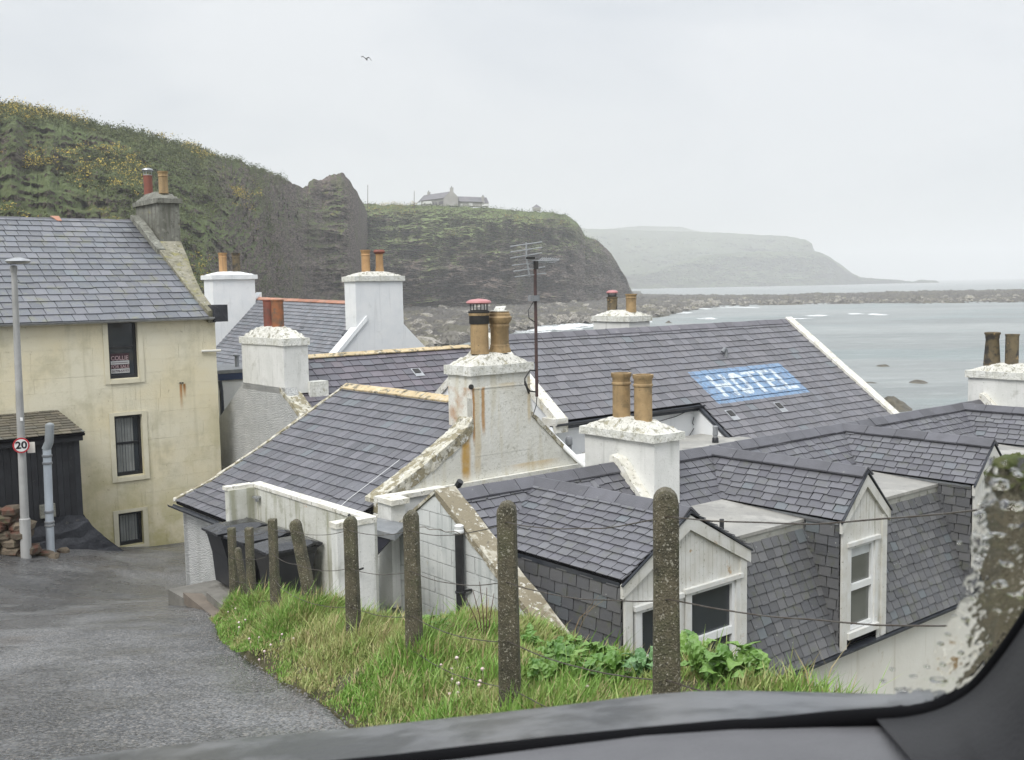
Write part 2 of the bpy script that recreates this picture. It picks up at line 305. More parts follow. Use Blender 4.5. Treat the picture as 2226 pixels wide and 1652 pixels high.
def bstack():
    q=NT('streaked_white_render'); col=q.mix(q.step(q.noise(2,5),.3,.7),(.72,.715,.66),(.65,.64,.57))
    col=q.mix(q.ma('MULTIPLY',q.step(q.noise(1,5,sc3=(7,7,.8)),.52,.72),.45),col,(.50,.45,.30))
    col=q.mix(q.ma('MULTIPLY',q.step(q.noise(9,6,rough=.7),.56,.66),.5),col,(.36,.35,.28))
    col=q.mix(q.ma('MULTIPLY',q.step(q.noise(38,4),.64,.68),.7),col,(.16,.15,.10))
    s=q.dot(E_,-ROW.o.dot(E_)); z=q.dot((0,0,1)); wob=q.ma('MULTIPLY_ADD',q.noise(3,3),.06,-.03); s=q.ma('ADD',s,wob)
    for sa,wd,zt,zb,c,k in ((-3.84,.035,-1.72,-2.75,(.36,.15,.03),.95),(-3.63,.05,-1.72,-2.6,(.42,.21,.05),.85),(-4.02,.13,-2.45,-3.35,(.50,.30,.07),.95),(-3.77,.10,-1.72,-3.3,(.55,.42,.20),.5),(-2.6,.05,-1.6,-2.5,(.52,.40,.2),.6),(-3.1,.25,-1.68,-1.85,(.55,.40,.16),.55),(-2.5,.7,-3.14,-3.32,(.62,.42,.15),.7)):
        m=q.ma('MULTIPLY',q.step(q.ma('ABSOLUTE',q.ma('SUBTRACT',s,sa)),wd,wd*.35,0,1),q.ma('MULTIPLY',q.step(z,zb,zb+.25),q.step(z,zt-.02,zt+.02,1,0)))
        col=q.mix(q.ma('MULTIPLY',m,q.ma('MULTIPLY',q.ma('MULTIPLY_ADD',q.noise(9,4),.8,.55,clamp=True),k)),col,c)
    q.bump(q.noise(20,6),.012,.8); return q.fin(col,.75)
M_bst=bstack()
q=NT('speckled_concrete_post'); base=q.mix(q.step(q.noise(6,6,rough=.7),.35,.65),(.115,.100,.065),(.050,.046,.030)); gz=q.step(q.noise(9,5),.45,.65); base=q.mix(q.ma('MULTIPLY',gz,.35),base,(.08,.09,.04))
v1=q.vor(120); base=q.mix(q.step(v1,.30,.15),base,(.21,.19,.14)); v2=q.step(q.noise(85,3),.60,.66); base=q.mix(q.ma('MULTIPLY',v2,.8),base,(.34,.32,.26)); base=q.mix(q.ma('MULTIPLY',q.step(q.noise(110,2),.6,.68),.7),base,(.02,.02,.018))
q.bump(q.ma('ADD',q.noise(80,5),q.ma('MULTIPLY',v1,-.5)),.006,1.); M_post=q.fin(base,.9)
M_mossg=mat('green_moss',(.055,.075,.02),(.10,.11,.04),30,.95,.01,90,spots=[((.14,.13,.07),40,.58,.66,.7)])

# ------------------------------------------------------------------ slates, blocks, boards: one object per piece
def clip(poly,clipp):
    def area(p): return sum(p[i][0]*p[(i+1)%len(p)][1]-p[(i+1)%len(p)][0]*p[i][1] for i in range(len(p)))/2
    if area(clipp)<0: clipp=clipp[::-1]
    out=poly
    for i in range(len(clipp)):
        a,b=clipp[i],clipp[(i+1)%len(clipp)]; inp=out; out=[]
        if not inp: return []
        side=lambda p:(b[0]-a[0])*(p[1]-a[1])-(b[1]-a[1])*(p[0]-a[0])
        for j in range(len(inp)):
            p,q_=inp[j],inp[(j+1)%len(inp)]; sp_,sq=side(p),side(q_)
            if sp_>=0: out.append(p)
            if (sp_>=0)!=(sq>=0):
                k=sp_/(sp_-sq); out.append((p[0]+(q_[0]-p[0])*k,p[1]+(q_[1]-p[1])*k))
    return out if len(out)>2 and abs(area(out))>1e-4 else []
def parea(p): return abs(sum(p[i][0]*p[(i+1)%len(p)][1]-p[(i+1)%len(p)][0]*p[i][1] for i in range(len(p)))/2)
REG={}
def tiles(key,name,parent,P0,U,V,poly,cw,ch,m,lap=.3,th=.014,tilt=.026,stag=.5,gap=.013,jit=.01,wj=.08,holes=(),off=0.):
    P0,U,V=Vector(P0),Vector(U).normalized(),Vector(V).normalized(); N=U.cross(V)
    us=[p[0] for p in poly]; vs=[p[1] for p in poly]; u0,u1,v0,v1=min(us),max(us),min(vs),max(vs)
    R=REG.setdefault((key,name),[]); j=0; vv=v0
    while vv<v1-.01:
        u=u0-cw*((stag if j%2 else 0)+random.random()*.12)-cw; dv=random.uniform(-1,1)*jit*.4
        while u<u1:
            wd=cw*(1+random.uniform(-wj,wj)); a,b=u+gap/2,u+wd-gap/2; u+=wd
            if b<u0: continue
            d2=random.uniform(-1,1)*jit; lo=vv+dv+d2 if j else vv; lo-=random.choice((.02,.035)) if (name=='slate' and j and random.random()<.015) else 0; hi=vv+ch*(1+lap)-(gap if lap==0 and ch<4 else 0)
            rect=[(a,lo),(b,lo+random.uniform(-1,1)*jit*(.3 if random.random()<.94 else 1.6)),(b,hi),(a,hi)]
            pieces=[clip(rect,poly)]
            for (ha,hb,hc,hd) in holes:
                np_=[]
                for pc in pieces:
                    if not pc: continue
                    for cl in ([(u0-9,v0-9),(ha,v0-9),(ha,v1+9),(u0-9,v1+9)],[(hb,v0-9),(u1+9,v0-9),(u1+9,v1+9),(hb,v1+9)],[(ha,v0-9),(hb,v0-9),(hb,hc),(ha,hc)],[(ha,hd),(hb,hd),(hb,v1+9),(ha,v1+9)]):
                        np_.append(clip(pc,cl))
                pieces=np_
            for pc in pieces:
                if not pc or parea(pc)<min(.06*cw*ch,.0025): continue
                R.append((pc,vv,hi,P0,U,V,N,th,tilt,m,parent,random.uniform(0,.004)))
        vv+=ch; j+=1
def piece_geo(r):
    pc,vv,hi,P0,U,V,N,th,tilt,m,parent,dz=r; n=len(pc)
    cx=sum(p[0] for p in pc)/n; cy=sum(p[1] for p in pc)/n; L=max(hi-vv,.01)
    top=[(p[0]-cx,p[1]-cy,th+dz+tilt*(1-(p[1]-vv)/L)) for p in pc]; bot=[(x,y,z-th) for x,y,z in top]
    fs=[tuple(range(n))]+[(i,n+i,n+(i+1)%n,(i+1)%n) for i in range(n)]+[tuple(range(2*n-1,n-1,-1))]
    return top+bot,fs,P0+U*cx+V*cy
def flush_tiles():
    cache={}
    for (key,name),R in REG.items():
        def vis(r):
            c=r[3]+r[4]*r[0][0][0]+r[5]*r[0][0][1]; d=c.dot(FW)
            if d<.5: return 1e9
            x=c.dot(RT)/d*F+W0/2; y=H0/2-c.dot(UP)/d*F; facing=-(c.normalized().dot(r[6]))
            pen=0 if (-10<x<W0+10 and -10<y<H0+10) else 500
            if facing<0: pen+=1000
            return d+pen
        R.sort(key=vis); one=R[:300]; rest=R[300:]
        for r in one:
            vs,fs,c=piece_geo(r); pc=r[0]
            k=(tuple(round(x,2) for p in pc for x in (p[0]-pc[0][0],p[1]-pc[0][1])),round(r[7],3),round(r[8],3),r[9].name)
            me=cache.get(k)
            if me is None:
                me=bpy.data.meshes.new(name); me.from_pydata(vs,[],fs); me.materials.append(r[9]); cache[k]=me
            o=link(name,me,None,r[10]); U,V,N=r[4],r[5],r[6]
            o.matrix_basis=Matrix(((U.x,V.x,N.x,c.x),(U.y,V.y,N.y,c.y),(U.z,V.z,N.z,c.z),(0,0,0,1)))
        groups={}
        for r in rest: groups.setdefault((r[9],r[10]),[]).append(r)
        if rest:
            mb=MB(); ms=[]; idx=[]
            for (m,par),rs in groups.items():
                ms.append(m)
                for r in rs:
                    vs,fs,c=piece_geo(r); U,V,N=r[4],r[5],r[6]
                    mb.add([c+U*x+V*y+N*z for x,y,z in vs],fs); idx+=[len(ms)-1]*len(fs)
            me=mb.mesh(name+'_rest')
            for m in ms: me.materials.append(m)
            me.polygons.foreach_set('material_index',idx)
            link({'slate':'slates','block':'blocks','board':'boards'}.get(name,name+'s'),me,None,rest[0][10],kind='stuff')
def roof_plane(key,parent,a,b,c,d,cw,ch,m,poly=None,name='slate',deck=True,**k):
    """a=eave left, b=eave right (seen from outside), c=ridge right, d=ridge left"""
    a,b,c,d=map(Vector,(a,b,c,d)); U=(b-a).normalized(); V=(d-a); V=(V-U*V.dot(U)).normalized(); N=U.cross(V)
    if poly is None: poly=[((p-a).dot(U),(p-a).dot(V)) for p in (a,b,c,d)]
    if deck:
        mb=MB().prism([a+U*x+V*y-N*.003 for x,y in poly],-N*.05); parent=obj('roof',mb,M_deck,parent)
    tiles(key,name,parent,a,U,V,poly,cw,ch,m,**k)
    return parent
def ridge(parent,a,b,ln,m,w=.17,drop=.12,th=.025,off=.02):
    a,b=Vector(a),Vector(b); d=(b-a).normalized(); x=d.cross(ZU).normalized(); n=max(1,round((b-a).length/ln)); L=(b-a).length/n
    for i in range(n):
        p=a+d*(L*i+.004)+ZU*(off+random.uniform(-.006,.006)); q_=a+d*(L*(i+1)-.006)+ZU*(off+random.uniform(-.006,.006))
        k=lambda o:[o-x*w-ZU*drop,o-x*.02,o+x*.02,o+x*w-ZU*drop,o+x*(w-.005)-ZU*(drop+th),o-ZU*th,o-x*(w-.005)-ZU*(drop+th)]
        mb=MB().prism(k(p),q_-p); obj('ridge_tile',mb,m,parent)
def ribbon(mb,pts,wv,h,lump=.006,sub=6):
    wv=Vector(wv); P=[]
    for i in range(len(pts)-1):
        a,b=Vector(pts[i]),Vector(pts[i+1])
        for k in range(sub): P.append(a.lerp(b,k/sub))
    P.append(Vector(pts[-1])); vs=[];fs=[]
    for p in P:
        j=lambda:Vector([random.uniform(-lump,lump) for _ in range(3)])
        vs+=[p+j(),p+wv+j(),p+wv-ZU*h+j(),p-ZU*h+j()]
    for i in range(len(P)-1):
        for k in range(4): a,b=i*4+k,i*4+(k+1)%4; fs.append((a,b,b+4,a+4))
    fs+=[(3,2,1,0),tuple(len(vs)-4+k for k in range(4))]
    return mb.add(vs,fs)
def pot(par,p,h,r,style,m,m2=None,label=None):
    p=Vector(p)
    if style=='roll': pr=[(r*1.02,0),(r*.97,.04),(r*.95,h*.74),(r*1.05,h*.76),(r*1.05,h*.79),(r*.96,h*.81),(r*.98,h*.9),(r*1.1,h*.93),(r*1.12,h),(r*.85,h),(r*.8,h*.6)]
    elif style=='plain': pr=[(r,0),(r,h*.95),(r*1.08,h*.96),(r*1.08,h),(r*.88,h),(r*.85,h*.5)]
    elif style=='ornate': pr=[(r*1.12,0),(r*1.12,h*.06),(r*.98,h*.14),(r*1.0,h*.18),(r*.93,h*.2),(r*.93,h*.6),(r*1.02,h*.64),(r*1.02,h*.67),(r*.97,h*.7),(r*1.25,h*.8),(r*1.28,h*.86),(r*1.12,h*.9),(r*1.12,h*.95),(r*1.0,h*.97),(r*1.02,h),(r*.8,h),(r*.75,h*.7)]
    elif style=='flare': pr=[(r*1.05,0),(r*.86,h*.3),(r*.82,h*.75),(r*.9,h*.84)]
    elif style=='taper': pr=[(r*1.15,0),(r*.88,h*.76),(r*.94,h*.78),(r*.94,h*.86),(r*1.08,h*.9),(r*1.08,h*.94),(r*.9,h*.95),(r*.85,h*.9)]
    o=obj('chimney_pot',MB().lathe(p,pr,22,open_=True),m,par,label)
    if style=='flare': obj('chimney_pot',MB().lathe(p+ZU*h*.82,[(r*.8,0),(r*1.15,.03),(r*1.35,.07),(r*1.3,.1),(r*1.05,.14),(r*.7,.14)],22,open_=True),M_potr,par,'dark red bell shaped cowl')
    if style=='ornate': obj('chimney_pot',MB().lathe(p+ZU*h,[(r*.95,0),(r*.97,.02),(r*.2,.03)],20).obb(p+Vector((-.08,-.05,h+.02)),(.17,.02,.01),(-.01,.1,.02),(.03,.01,.05)),M_cap,par,'stone resting on the capped pot')
    return o
def cowl(par,p,r,h,lidm,dome=False):
    p=Vector(p); mb=MB().lathe(p,[(r*.85,0),(r*.85,.04),(r*.8,.04)],16,open_=True)
    for k in range(14 if not dome else 4):
        a=k*2*math.pi/(14 if not dome else 4); q_=p+Vector((math.cos(a),math.sin(a),0))*r*.8; mb.tube([q_,q_+ZU*h],.008 if dome else .006,4)
    obj('cowl_cage',mb,M_soot if not dome else M_alu,par)
    obj('cowl_lid',MB().lathe(p+ZU*h,[(r*1.05,-.02),(r*1.18,0),(r*1.1,.03),(r*.7,.055),(.01,.07)],20),lidm,par)
def chimney(par,fr,s0,s1,t0,t1,zb,zt,m,mc,caph=.14,over=.055,flh=.16,band=True,label=None,flaun=None):
    flaun=flaun or M_fl
    Wf=fr.W
    st=obj('chimney',MB().obb(Wf(s0,t0,zb),Wf(s1,t0,zb)-Wf(s0,t0,zb),Wf(s0,t1,zb)-Wf(s0,t0,zb),ZU*(zt-caph-zb)),m,par,label)
    o=over; a=Wf(s0-o,t0-o,zt-caph); mb=MB()
    ex,ey=fr.e*(s1-s0+2*o),fr.n*(t1-t0+2*o)
    # slab with slightly lumpy edges
    n=8; vs=[];fs=[]
    loop=[(i/n,0) for i in range(n)]+[(1,i/n) for i in range(n)]+[(1-i/n,1) for i in range(n)]+[(0,1-i/n) for i in range(n)]
    for zz in (0,caph):
        for (x,y) in loop: vs.append(a+ex*x+ey*y+ZU*(zz+random.uniform(-.006,.006))+Vector((random.uniform(-.006,.006),random.uniform(-.006,.006),0)))
    m_=len(loop); fs=[(i,(i+1)%m_,m_+(i+1)%m_,m_+i) for i in range(m_)]+[tuple(range(m_-1,-1,-1)),tuple(range(m_,2*m_))]
    if ex.cross(ey).z<0: fs=[tuple(reversed(f)) for f in fs]
    mb.add(vs,fs); obj('chimney_cap',mb,mc,st)
    # mortar flaunching
    g=13; vs=[]
    for i in range(g):
        for j in range(g):
            x,y=i/(g-1),j/(g-1); d=min(x,1-x,y,1-y)*2; k=min(1,d*1.7)
            edge=(x in(0,1)) or (y in (0,1))
            h=flh*(k**.8)*(1 if not edge else 0)+(0 if edge else random.uniform(-.011,.009)); vs.append(a+ex*(.03+.94*x)+ey*(.03+.94*y)+ZU*(caph-.01+h))
    fq=[(i*g+j,(i+1)*g+j,(i+1)*g+j+1,i*g+j+1) for i in range(g-1) for j in range(g-1)]
    if ex.cross(ey).z<0: fq=[tuple(reversed(f)) for f in fq]
    obj('flaunching',MB().add(vs,fq),flaun,st)
    return st
def wallp(parent,poly,d,m,name='wall',label=None): return obj(name,MB().prism(poly,d),m,parent,label)
def gutter(parent,a,b,r=.055,m=None,name='gutter'):
    a,b=Vector(a),Vector(b); d=(b-a).normalized(); x=d.cross(ZU).normalized(); n=8; vs=[];fs=[]
    for p in (a,b):
        for rr in (r,r-.008):
            for k in range(n+1): an=math.pi*k/n; vs.append(p+x*math.cos(an)*rr-ZU*math.sin(an)*rr)
    m2=n+1
    for k in range(n): fs+=[(k,k+1,2*m2+k+1,2*m2+k),(m2+k+1,m2+k,3*m2+k,3*m2+k+1),(k+1,k,m2+k,m2+k+1),(2*m2+k,2*m2+k+1,3*m2+k+1,3*m2+k)]
    fs+=[(0,2*m2,3*m2,m2),(n,m2+n,3*m2+n,2*m2+n)]
    return obj(name,MB().add(vs,fs,True),m or M_gut,parent)
# ------------------------------------------------------------------ YELLOW HOUSE
M_yel=yellow()
yh=thing('yellow_house','three storey house with cream yellow painted block wall and lichened slate roof','house',FY.W(-2,0,-6.3))
Wy=FY.W; EZ=-.64
def yrect(u0,v0,u1,v1):
    a=FY.inv(PP(u0,v0,Wy(0,.0,0),FY.n)); b=FY.inv(PP(u1,v1,Wy(0,.0,0),FY.n)); return a[0],b[0],b[2],a[2]
wins=[yrect(233,698,303,820),yrect(248,905,314,1030),yrect(257,1117,313,1180)]
holes=[(a,b,c,d) for a,b,c,d in wins]
# wall core in vertical strips around the openings, then thin blocks on it
core=MB(); S0,S1,ZB=-9.5,0.,-7.4
xs=sorted({S0,S1}|{h[0] for h in holes}|{h[1] for h in holes})
for i in range(len(xs)-1):
    a,b=xs[i],xs[i+1]; cuts=[(h[2],h[3]) for h in holes if h[0]<=a+1e-6 and h[1]>=b-1e-6]; cuts.sort(); z=ZB
    for lo,hi in cuts+[(EZ,EZ)]:
        if lo-z>.01: core.obb(Wy(a,-.5,z),FY.e*(b-a),FY.n*.488,ZU*(lo-z))
        z=hi
core.obb(Wy(S1-.45,-10.2,ZB),FY.e*.45,FY.n*9.7,ZU*(EZ-ZB))
core.obb(Wy(S0,-10.2,ZB),FY.e*9.05,FY.n*.3,ZU*(EZ-ZB))
ridge_t=-5.1; rz=FY.inv(PP(310,481,Wy(0,ridge_t,0),FY.n))[2]
core.prism([Wy(-.4,-.0,EZ),Wy(-.4,ridge_t,rz-.08),Wy(-.4,2*ridge_t,EZ)],FY.e*.36)
wall=obj('wall',core,M_yel,yh)
tiles('yellow_house','block',wall,Wy(S0+2,-.012,ZB+.6),FY.e,ZU,[(0,0),(7.499,0),(7.499,EZ-ZB-.6),(0,EZ-ZB-.6)],.66,.325,M_yel,lap=0,th=.006,tilt=0,gap=.0025,jit=0,wj=.12,holes=[(h[0]-S0-2,h[1]-S0-2,h[2]-ZB-.6,h[3]-ZB-.6) for h in holes])
M_surr=mat('cream_surround',(.66,.62,.48),(.60,.56,.42),3,.75,.004,20,spots=[((.36,.33,.2),4,.6,.72,.5)])
for i,(a,b,c,d) in enumerate(wins):
    fr=obj('window',MB().obb(Wy(a-.12,.003,c-.12),FY.e*.115,FY.n*.02,ZU*(d-c+.2)).obb(Wy(b+.005,.003,c-.12),FY.e*.115,FY.n*.02,ZU*(d-c+.2)).obb(Wy(a-.005,.003,d),FY.e*(b-a+.01),FY.n*.02,ZU*.08).obb(Wy(a-.005,.003,c-.12),FY.e*(b-a+.01),FY.n*.035,ZU*.10),M_surr,yh,['tall sash window with for sale board inside','tall black sash window with net curtains','small low window with a curtain'][i])
    mb=MB(); tt=-.16; f=.06; zm=(c+d)/2+(.03 if i<2 else 0)
    mb.obb(Wy(a,tt,c),FY.e*f,FY.n*.05,ZU*(d-c)).obb(Wy(b-f,tt,c),FY.e*f,FY.n*.05,ZU*(d-c)).obb(Wy(a+f,tt,c),FY.e*(b-a-2*f),FY.n*.05,ZU*.08).obb(Wy(a+f,tt,d-.07),FY.e*(b-a-2*f),FY.n*.05,ZU*.07)
    if i<2: mb.obb(Wy(a+f,tt,zm),FY.e*(b-a-2*f),FY.n*.045,ZU*.05)
    obj('window_frame',mb,M_black,fr)
    obj('glass_pane',MB().obb(Wy(a+f,tt+.01,c+.08),FY.e*(b-a-2*f),FY.n*.008,ZU*(d-c-.15)),M_glass,fr)
    if i:
        n=18; vs=[]; 
        for k in range(n+1):
            for zz in (c+.09,d-.08): vs.append(Wy(a+f+.01+(b-a-2*f-.02)*k/n*(.78 if i==1 else .92),tt+.022+.006*math.sin(k*1.9),zz))
        obj('curtain',MB().add(vs,[(2*k,2*k+2,2*k+3,2*k+1) for k in range(n)]),M_curt,fr)
    if i==0:   # for sale board in the lower sash
        x0,x1=a+f+.01,b-f-.12; zc=c+.12; mbx=MB().obb(Wy(x0,tt+.02,zc),FY.e*(x1-x0),FY.n*.006,ZU*.47)
        M_board=mat('sale_board',(.035,.012,.018),(.045,.016,.022),3,.5); M_bw=mat('sale_white',(.5,.5,.5),(.44,.44,.44),3,.5); M_bp=mat('sale_pink',(.42,.30,.32),(.4,.3,.3),3,.5)
        sb=obj('for_sale_board',mbx,M_board,fr)
        ww=x1-x0
        st=MB().obb(Wy(x0,tt+.027,zc+.21),FY.e*ww,FY.n*.003,ZU*.085).obb(Wy(x0,tt+.027,zc+.0),FY.e*ww,FY.n*.003,ZU*.105)
        st_o=obj('for_sale_board',st,M_bw,fr,'white strips across the for sale board')
        def text(s,x,z,h,wd,m,par,n=FY,t=.033):
            cu=bpy.data.curves.new('lettering','FONT'); cu.body=s; cu.size=h*1.4; cu.extrude=.001; cu.offset=h*.02
            o=bpy.data.objects.new('lettering',cu); COL.objects.link(o); bpy.context.view_layer.update()
            me=bpy.data.meshes.new_from_object(o.evaluated_get(bpy.context.evaluated_depsgraph_get())); bpy.data.objects.remove(o)
            xs_=[v.co.x for v in me.vertices]; k=wd/(max(xs_)-min(xs_)); x00=min(xs_)
            for v in me.vertices: q_=n.W(x+(v.co.x-x00)*k,tt+t if n is FY else t,z+v.co.y)+n.n*v.co.z; v.co=q_
            return link('lettering',me,m,par)
        text('COLLIE',x0+.01,zc+.315,.10,ww-.03,M_bp,fr); text('FOR SALE',x0+.005,zc+.12,.075,ww-.01,M_bp,fr)
        text('01778-57777',x0+.02,zc+.022,.055,ww-.04,M_board,fr,t=.034); obj('for_sale_board',MB().obb(Wy(x0+.03,tt+.0305,zc+.245),FY.e*(ww-.06),FY.n*.003,ZU*.012),M_board,fr,'thin dark printed line on the board')
# roof
k=(rz-EZ)/abs(ridge_t)
rf=roof_plane('yellow_house',yh,Wy(S0,.14,EZ+.06-k*.14),Wy(-.22,.14,EZ+.06-k*.14),Wy(-.22,ridge_t,rz),Wy(S0,ridge_t,rz),.30,.335,MS_y,wj=.18,jit=.012)
obj('roof',MB().prism([Wy(S0,ridge_t,rz-.02),Wy(-.22,ridge_t,rz-.02),Wy(-.22,2*ridge_t,EZ),Wy(S0,2*ridge_t,EZ)],-ZU*.06),M_deck,yh)
ridge(rf,Wy(S0,ridge_t,rz+.02),Wy(-.3,ridge_t,rz+.02),.42,M_ridge,.16,.09)
tc_=FY.inv(PP(118,478,Wy(0,ridge_t,0),FY.n))[0]
obj('ridge_tile',MB().prism([Wy(tc_-.1,ridge_t+.015,rz+.07),Wy(tc_+.12,ridge_t+.015,rz+.07),Wy(tc_+.14,ridge_t+.2,rz-.06),Wy(tc_+.04,ridge_t+.2,rz-.06)],ZU*.02),M_ridge_t,rf,'orange patched piece of ridge tile')
gutter(yh,Wy(S0,.19,EZ),Wy(.05,.19,EZ),.06,M_alu)
# skew coping of the right gable, broken by the chimney
prof=lambda t: EZ+.1+k*(-t)
mb=MB(); vs=[]; st=[(.1,.20),(-.9,.28),(-1.8,.42),(-2.7,.62),(-3.6,.80)]
for t_,w_ in st:
    for k_ in range(4):
        s0_=-.22+(w_+.0)*(k_ in(1,2)); vs.append(Wy(s0_,t_,prof(min(t_,-.02))+.05+(0 if k_<2 else -.3))+Vector([random.uniform(-.012,.012) for _ in range(3)]))
mb.add(vs,[(i*4+k_,i*4+(k_+1)%4,i*4+4+(k_+1)%4,i*4+4+k_) for i in range(len(st)-1) for k_ in range(4)]+[(3,2,1,0),(16,17,18,19)]); obj('skew',mb,M_moss,yh)
mb=MB(); ribbon(mb,[Wy(-.3,-3.1,prof(-3.1)+.08),Wy(-.3,-4.2,prof(-4.2)+.12),Wy(-.3,ridge_t,rz+.16)],FY.e*.24,.2,.012); obj('skew',mb,M_gconc,yh)
obj('skew_block',MB().obb(Wy(-.1,-.25,EZ-.12),FY.e*.34,FY.n*.5,ZU*.42),M_tar,yh)
SC=.10
qn=FY.inv(PP(345,440,Wy(SC,0,0),FY.e)); qf=FY.inv(PP(292,437,Wy(SC,0,0),FY.e)); qr=FY.inv(PP(395,440,Wy(0,qn[1],0),FY.n)); qt=FY.inv(PP(345,430,Wy(SC,qn[1],0),FY.e))
print('Y chimney',qn,qf,qr,qt)
cs1=qr[0]-.06
yc=chimney(yh,FY,SC,cs1,qf[1]+.1,qn[1]-.05,prof(qn[1])-.7,qt[2],M_gconc,M_gconc,.13,.07,.25,flaun=M_gconc)
cm=(SC+cs1)/2
for (u,v,st,m_,r_) in ((323,423,'plain',M_potr,.125),(356,423,'roll',M_potb,.135)):
    c_=FY.inv(PP(u,v,Wy(cm,0,0),FY.e)); c_=Wy(c_[0],c_[1],qt[2]+.16); pot(yc,c_,.62,r_,st,m_)
    if st=='plain': cowl(yc,c_+ZU*.6,.14,.17,M_alu,True)
obj('aerial_bracket',MB().tube([Wy(-.7,qf[1]-.7,qt[2]-1.1),Wy(-.7,qf[1]-.7,qt[2]-.3)],.03,6).tube([Wy(-.7,qf[1]-.7,qt[2]-.55),Wy(-.65,qf[1]+.1,qt[2]-.55)],.02,6),M_soot,yh)
obj('overflow_pipe',MB().tube([PP(437,763,Wy(0,.02,0),FY.n)+FY.n*.02,PP(470,762,Wy(0,.02,0),FY.n)+FY.n*.05+FY.e*.1],.03,8),M_cream,yh)
obj('wall_bracket',MB().beam(PP(391,832,Wy(0,0,0),FY.n),PP(391,832,Wy(0,0,0),FY.n)+FY.n*.08,.02,.03).beam(PP(396,832,Wy(0,0,0),FY.n),PP(396,832,Wy(0,0,0),FY.n)+FY.n*.08,.02,.03),M_soot,yh)

# ------------------------------------------------------------------ BLACK SHED against the yellow house, pipe, lamp, stones
sq=FY.inv(PP(122,893,Wy(0,0,0),FY.n)); s1=sq[0]; fq_=FY.inv(PP(171,941,Wy(s1,0,0),FY.e)); sf,fz=fq_[1],fq_[2]; print('shed',sq,fq_)
sb_=FY.inv(PP(176,1118,Wy(0,sf,0),FY.n)); gz=FY.inv(PP(176,1200,Wy(0,sf,0),FY.n))[2]; print('shed base',sb_,gz)
shed=thing('shed','black boarded lean-to shed with mossy slate roof against the yellow house','shed',Wy(s1-2,sf/2,gz))
SL=s1-4.5
roof_plane('shed',shed,Wy(SL,sf+.12,fz),Wy(s1+.1,sf+.12,fz),Wy(s1+.02,.03,sq[2]),Wy(SL,.03,sq[2]),.26,.19,MS_s,wj=.25,jit=.02,tilt=.022)
obj('wall',MB().obb(Wy(SL,.05,gz+.3),FY.e*(s1-SL-.03),FY.n*(sf-.07),ZU*(fz-.12-gz-.3)),M_tar,shed)
tiles('shed','board',shed,Wy(SL,sf-.02,sb_[2]-.1),FY.e,ZU,[(0,0),(s1-SL,0),(s1-SL,fz-.06-sb_[2]+.1),(0,fz-.06-sb_[2]+.1)],.13,5,M_shed,lap=0,th=.02,tilt=0,gap=.008,jit=0,wj=.1,stag=0)
obj('fascia',MB().obb(Wy(SL,sf+.02,fz-.16),FY.e*(s1-SL+.06),FY.n*.06,ZU*.12).obb(Wy(s1+.003,.05,fz-.16),FY.e*.05,FY.n*(sf-.04),ZU*.12),M_shed,shed)
mb=MB(); n=14; m_=7; vs=[]
for i in range(n+1):
    for j in range(m_+1):
        x=i/n; y=j/m_; flare=(1-y)**1.3
        s_=SL+(s1-SL)*x+ (x**3)*flare*.95; vs.append(Wy(s_,sf+.02+flare*.22,gz-.25+(sb_[2]-gz+.25)*y)+Vector([mnoise.noise(Vector((i*.7,j*.9,k_)))*.06 for k_ in (0,5,9)]))
mb.add(vs,[(i*(m_+1)+j,(i+1)*(m_+1)+j,(i+1)*(m_+1)+j+1,i*(m_+1)+j+1) for i in range(n) for j in range(m_)])
b=len(mb.v); vs=[]
for j in range(m_+1):
    y=j/m_; flare=(1-y)**1.3
    for t_ in (1,0): vs.append(Wy(s1+flare*.95,(sf+.02+flare*.22)*t_+.02*(1-t_),gz-.25+(sb_[2]-gz+.25)*y))
mb.add(vs,[(2*j,2*j+1,2*j+3,2*j+2) for j in range(m_)])
obj('plinth',mb,M_tar,shed)
obj('meter_box',MB().obb(PP(87,1126,Wy(0,sf,0),FY.n),FY.e*.3,FY.n*.1,ZU*.28),M_gconc,shed)
def zr(Y):
    return float(np.interp(Y,[-10,0,6.4,11.6,14.2,19.4,25,40,80],[-.2,-1.45,-2.75,-3.85,-4.42,-5.72,-6.2,-7.2,-9.]))
def zroad(X,Y):
    X,Y=np.asarray(X,float),np.asarray(Y,float)
    return np.interp(Y,[-10,0,6.4,11.6,14.2,19.4,25,40,80],[-.2,-1.45,-2.75,-3.85,-4.42,-5.72,-6.2,-7.2,-9.])+.15*np.clip(-X-6.6,0,8)*np.clip((24.6-Y)/2.2,0,1)*np.clip((Y-15)/4,0,1)
def ground_at(u,v,f=None):
    lo,hi=1.,60.
    for _ in range(40):
        m_=(lo+hi)/2; p=PY(u,v,m_)
        if p.z>float(zroad(p.x,m_)): lo=m_
        else: hi=m_
    return PY(u,v,lo)
lb=ground_at(57,1212); print('lamp',lb)
lamp=thing('street_lamp','tall grey street lamp post with a 20 speed sign at the left edge','street lamp',lb)
lt=PY(30,590,lb.y)
obj('post',MB().lathe(lb-ZU*.2,[(.105,0),(.105,1.0),(.085,1.02),(.055,(lt-lb).length+.2)],16,axis=(lt-lb)),M_lamp:=mat('lamp_grey',(.38,.38,.37),(.30,.30,.29),2,.55,.003,20,streak=((.2,.2,.18),.5,.5,.7)),lamp)
hd=lt+ZU*.02; mb=MB().lathe(hd-ZU*.06,[(.05,0),(.07,.05),(.07,.14),(.04,.16)],14); mb2=MB().lathe(hd+Vector((.12,-.05,.12)),[(.05,0),(.20,.02),(.24,.06),(.20,.10),(.05,.13)],18); 
obj('lamp_neck',mb,M_lamp,lamp); obj('lamp_head',mb2,M_alu,lamp)
